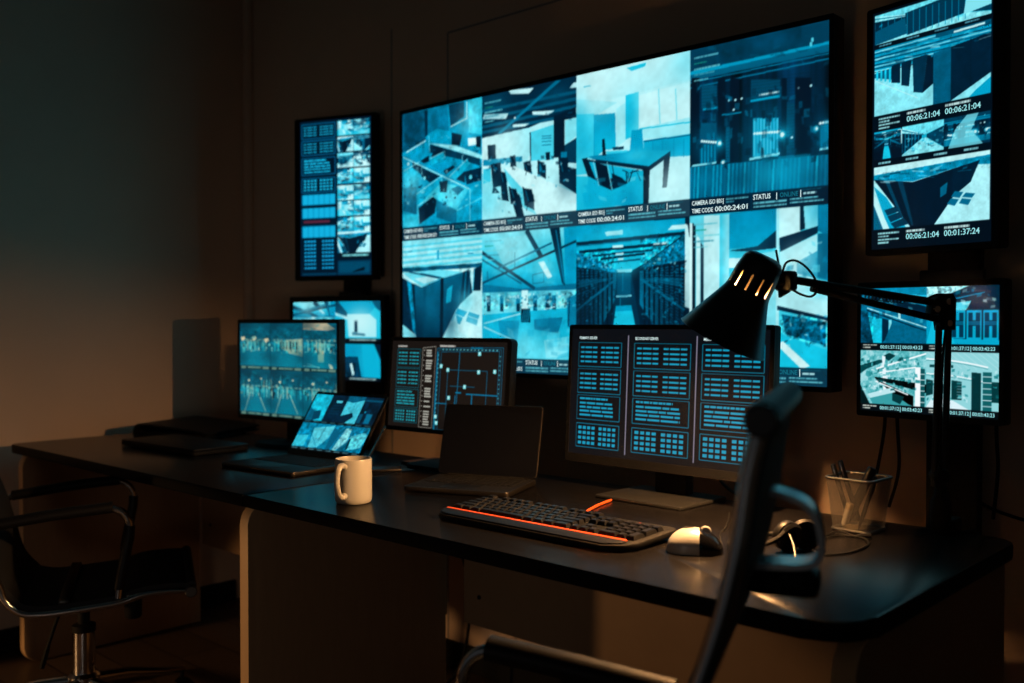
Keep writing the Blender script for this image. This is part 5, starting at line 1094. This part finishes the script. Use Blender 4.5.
l2 = [lw(*q) for q in ((920, 302, 1.79), (928, 298, 1.79), (938, 294.5, 1.795), (950, 296, 1.80), (954, 304, 1.80), (947, 320, 1.80))] + [B0 + Vector((.008, -.012, .20)), B0 + Vector((.006, -.010, .0)), Vector((.012, -.012, .03)), Vector((.03, .012, .003)), Vector((.05, .040, .003)), Vector((.055, .055, -.03))]
MB().tube(smooth_path(l2), .0022, 8).build('cord', 'matte', lamp)

# ------------------------------------------------------------------ office chairs
def chair(label, loc, rz, back=None, handle=False, hw=.20, ax=0.0, az=0.0):
    """faces +x; side rails carry a thin black sling that is both seat and back"""
    t = thing('office_chair', label, 'chair', loc, rz)
    bx_ = -.068
    seat = [(.205, .416), (.150, .419), (.085, .415), (.030, .400), (-.06, .392), (-.15, .388), (-.205, .400)]
    back = back or [(-.245, .452), (-.268, .53), (-.292, .62), (-.325, .70), (-.352, .755), (-.368, .80), (-.382, .85), (-.394, .91), (-.402, .968), (-.414, 1.021)]
    sp_ = smooth_path([(x, 0, z) for x, z in seat], 4); bp_ = smooth_path([(x, 0, z) for x, z in [seat[-1]] + back], 4)
    def sling(path, th):
        mb = MB(); n = len(path); v = []; nn = []
        for i in range(n):
            a, b = path[max(0, i - 1)], path[min(n - 1, i + 1)]; d = (b - a).normalized(); nn.append(Vector((-d.z, 0, d.x)))
        for y in (-hw + .006, hw - .006):
            for s in (1, -1):
                for i in range(n): q = path[i] + nn[i] * th * s; v.append((q.x, y, q.z))
        f = []
        for i in range(n - 1): f += [[i, i + 1, 2 * n + i + 1, 2 * n + i], [n + i, n + i + 1, 3 * n + i + 1, 3 * n + i], [i, i + 1, n + i + 1, n + i], [2 * n + i, 2 * n + i + 1, 3 * n + i + 1, 3 * n + i]]
        f += [[0, n, 3 * n, 2 * n], [n - 1, 2 * n - 1, 4 * n - 1, 3 * n - 1]]
        return mb.add(v, f)
    s_ = sling(sp_, .007).build('seat', 'mesh_seat', t)
    MB().tube([(.207, -hw, .416), (.207, hw, .416)], .014, 14).build('front_roll', 'mesh_seat', s_)
    b_ = sling(bp_, .010).build('backrest', 'mesh_seat', t)
    tx, tz = back[-1]
    MB().tube([(tx, -hw, tz), (tx, hw, tz)], .017, 16).build('top_roll', 'leather', b_)
    full = [Vector((x, 0, z)) for x, z in seat + back]
    for s in (-1, 1):
        pp = [Vector((q.x, s * hw, q.z - (.012 if q.z < .45 else 0))) for q in smooth_path(full, 5)]
        rl = MB().tube(pp, .0085, 10).build('side_rail', 'chrome', t)
        for x, z in ((.207, .404), (tx, tz)): MB().lathe([(0, -.006), (.013, -.006), (.016, -.003), (.016, .003), (.013, .006), (0, .006)], 20, T=frame_T((x, s * (hw + .010), z), (1, 0, 0), (0, 0, 1), (0, -1, 0))).build('end_disc', 'steel', rl)
        y = s * (hw + .014)
        ap = [(-.300, y, .570), (-.285, y, .598), (-.255, y, .614), (-.12, y, .627), (-.01, y, .637), (.030, y, .632), (.052, y, .610), (.058, y, .575), (.048, y, .52), (.034, y, .45), (.028, y, .405)]
        ap = [(x + (ax if x > -.05 and z > .45 else 0), q_, z + (az if z > .55 else 0)) for x, q_, z in ap]
        ar = MB().tube(smooth_path(ap, 6), .0095, 10).build('armrest', 'chrome', t)
        MB().tube(smooth_path([(-.272, y, .610 + az), (-.12, y, .629 + az), (.018 + ax, y, .640 + az)], 8), .0185 + az * .2, 12, flat=.8).build('arm_pad', 'leather', ar)
        MB().tube([(.0575 + ax, y, .590), (.056 + ax, y, .56), (.048 + ax, y, .52), (.034 + ax * .5, y, .45), (.031, y, .428)], .0135, 12).build('arm_sleeve', 'black', ar)
    if handle:
        y0_, y1_ = -.035, .035
        lp = smooth_path([(x, 0, z) for x, z in ((-.386, .927), (-.408, .927), (-.440, .917), (-.455, .899), (-.460, .872), (-.457, .857), (-.440, .849), (-.388, .846))], 6)
        hb = MB(); n_ = len(lp); vv = []
        for q in range(n_):
            a_, b2 = lp[max(0, q - 1)], lp[min(n_ - 1, q + 1)]; d_ = (b2 - a_).normalized(); nn_ = Vector((-d_.z, 0, d_.x)) * .0032
            for yy_, ss in ((-.022, 1), (.022, 1), (.022, -1), (-.022, -1)): w_ = lp[q] + nn_ * ss; vv.append((w_.x, yy_ - .02, w_.z))
        ff = [[4 * q + k, 4 * q + (k + 1) % 4, 4 * q + 4 + (k + 1) % 4, 4 * q + 4 + k] for q in range(n_ - 1) for k in range(4)] + [[0, 1, 2, 3], [4 * n_ - 4 + k for k in (3, 2, 1, 0)]]
        h = hb.add(vv, ff).build('rear_handle', 'handle_metal', t, label='flat metal loop handle on the back of the chair')
        MB().box((-.420, -.02, .829), (.078, .056, .028), .009).build('handle_pad', 'leather', h)
    MB().box((-.05, 0, .372), (.26, .15, .030), .008).box((bx_, 0, .348), (.12, .09, .030), .01).build('tilt_mechanism', 'matte', t)
    for x in (-.10, .06): MB().box((x, 0, .400), (.028, 2 * hw - .01, .012), .003).build('cross_brace', 'dark_metal', t)
    MB().lathe([(0, .0), (.020, .0), (.023, .004), (.023, .05), (.018, .056), (0, .056)], 16, T=Matrix.Translation((.060, -.03, .295))).build('tension_knob', 'matte', t)
    MB().tube(smooth_path([(-.09, -.05, .362), (-.12, -.07, .34), (-.145, -.085, .27), (-.165, -.09, .20)]), [.005] * 14 + [.007] * 5, 8).build('lever', 'matte', t)
    TB = Matrix.Translation((bx_, 0, 0)); bo = Vector((bx_, 0, 0))
    MB().lathe([(.016, .27), (.016, .345), (0, .345)], 18, T=TB).lathe([(.031, .262), (.031, .280), (.018, .284)], 20, T=TB).build('gas_lift', 'matte', t)
    MB().lathe([(.029, .145), (.029, .262), (.0, .262)], 28, T=TB).build('column', 'chrome', t)
    MB().lathe([(.0, .095), (.036, .100), (.042, .112), (.042, .140), (.034, .150), (.0, .150)], 24, T=TB).build('hub', 'chrome', t)
    for k in range(5):
        a = 2 * PI * k / 5 + .40; d = Vector((math.cos(a), math.sin(a), 0)); e = Vector((-d.y, d.x, 0))
        MB().tube([bo + d * .030 + up * .128, bo + d * .12 + up * .120, bo + d * .22 + up * .098, bo + d * .285 + up * .088], [.019, .017, .014, .012], 12, flat=.7).build('base_leg', 'chrome', t)
        c = MB().tube([bo + d * .280 + up * .090, bo + d * .280 + up * .052], .007, 10).tube(smooth_path([bo + d * .262 + up * .052, bo + d * .275 + up * .060, bo + d * .300 + up * .050, bo + d * .312 + up * .03]), .006, 8).build('caster', 'black', t)
        for s in (-1, 1): MB().lathe([(0, -.008), (.020, -.008), (.026, -.005), (.026, .005), (.020, .008), (0, .008)], 20, T=frame_T(bo + d * .292 + e * (.013 * s) + up * .0262, d, up, d.cross(up))).build('wheel', 'matte', c)
    return t
chair('black sling office chair with chrome frame facing the left desk', (-2.656, 1.215, 0), R(63), hw=.218)
chair('black high-backed office chair seen edge-on in front of the right desk', (-.885, .800, 0), R(203), handle=True, hw=.162, ax=-.03, az=.018)

# ------------------------------------------------------------------ loose cables
t = tag(MB().tube(smooth_path([at_y(976, 500, 2.165), at_y(990, 508, 2.165), at_y(1008, 515, 2.165), at_y(1030, 521, 2.165), at_y(1060, 522, 2.165)]), .0036, 8).build('wall_cable', 'matte'), 'thin black cable running along the wall right of the post', 'cable')
t = tag(MB().tube(smooth_path([(-2.06, 1.93, .60), (-2.08, 2.05, .30), (-2.10, 2.0, .05), (-2.25, 1.86, .008), (-2.45, 1.72, .006), (-2.52, 1.58, .006), (-2.38, 1.46, .006), (-2.20, 1.45, .006), (-2.08, 1.55, .006), (-2.05, 1.70, .006)]), .005, 8).build('floor_cable', 'matte'), 'black cable looped on the floor under the left desk', 'cable')
t = tag(MB().tube(smooth_path([(-3.40, .6, .03), (-3.41, .95, .035), (-3.42, 1.25, .03), (-3.43, 1.6, .02), (-3.43, 2.0, .008)]), .006, 8).build('floor_cable', 'matte'), 'black cable lying along the left wall behind the chair', 'cable')

# ------------------------------------------------------------------ light
w = bpy.data.worlds.new('room_night'); SC.world = w; w.use_nodes = True
w.node_tree.nodes['Background'].inputs['Color'].default_value = (0.46, 0.46, 0.47, 1); w.node_tree.nodes['Background'].inputs['Strength'].default_value = 0.042
def area(name, loc, tgt, size, power, col, spread=None):
    l = bpy.data.lights.new(name, 'AREA'); l.energy = power; l.color = col; l.shape = 'DISK'; l.size = size
    if spread: l.spread = spread
    o = bpy.data.objects.new(name, l); COL.objects.link(o); o.location = loc
    o.rotation_euler = (Vector(tgt) - Vector(loc)).to_track_quat('-Z', 'Y').to_euler(); return o
def point(name, loc, r, power, col):
    l = bpy.data.lights.new(name, 'POINT'); l.energy = power; l.color = col; l.shadow_soft_size = r
    o = bpy.data.objects.new(name, l); COL.objects.link(o); o.location = loc; return o
sl = bpy.data.lights.new('warm_floor_lamp', 'SPOT'); sl.energy = 42.0; sl.color = (1.0, .53, .21); sl.shadow_soft_size = .05; sl.spot_size = R(56); sl.spot_blend = .15
so = bpy.data.objects.new('warm_floor_lamp', sl); COL.objects.link(so); so.location = (-3.40, -.50, .60)
so.rotation_euler = Vector((math.cos(R(60)) * math.cos(R(-24)), math.sin(R(60)) * math.cos(R(-24)), math.sin(R(-24)))).to_track_quat('-Z', 'Y').to_euler()
sl = bpy.data.lights.new('under_desk_fill', 'SPOT'); sl.energy = 8.0; sl.color = (1.0, .84, .70); sl.shadow_soft_size = .30; sl.spot_size = R(60); sl.spot_blend = .8  # added fill spot out of view, brightens the boards under the desks
so = bpy.data.objects.new('under_desk_fill', sl); COL.objects.link(so); so.location = (-.25, -.9, .58)
so.rotation_euler = (Vector((-2.1, 1.45, .30)) - so.location).to_track_quat('-Z', 'Y').to_euler()
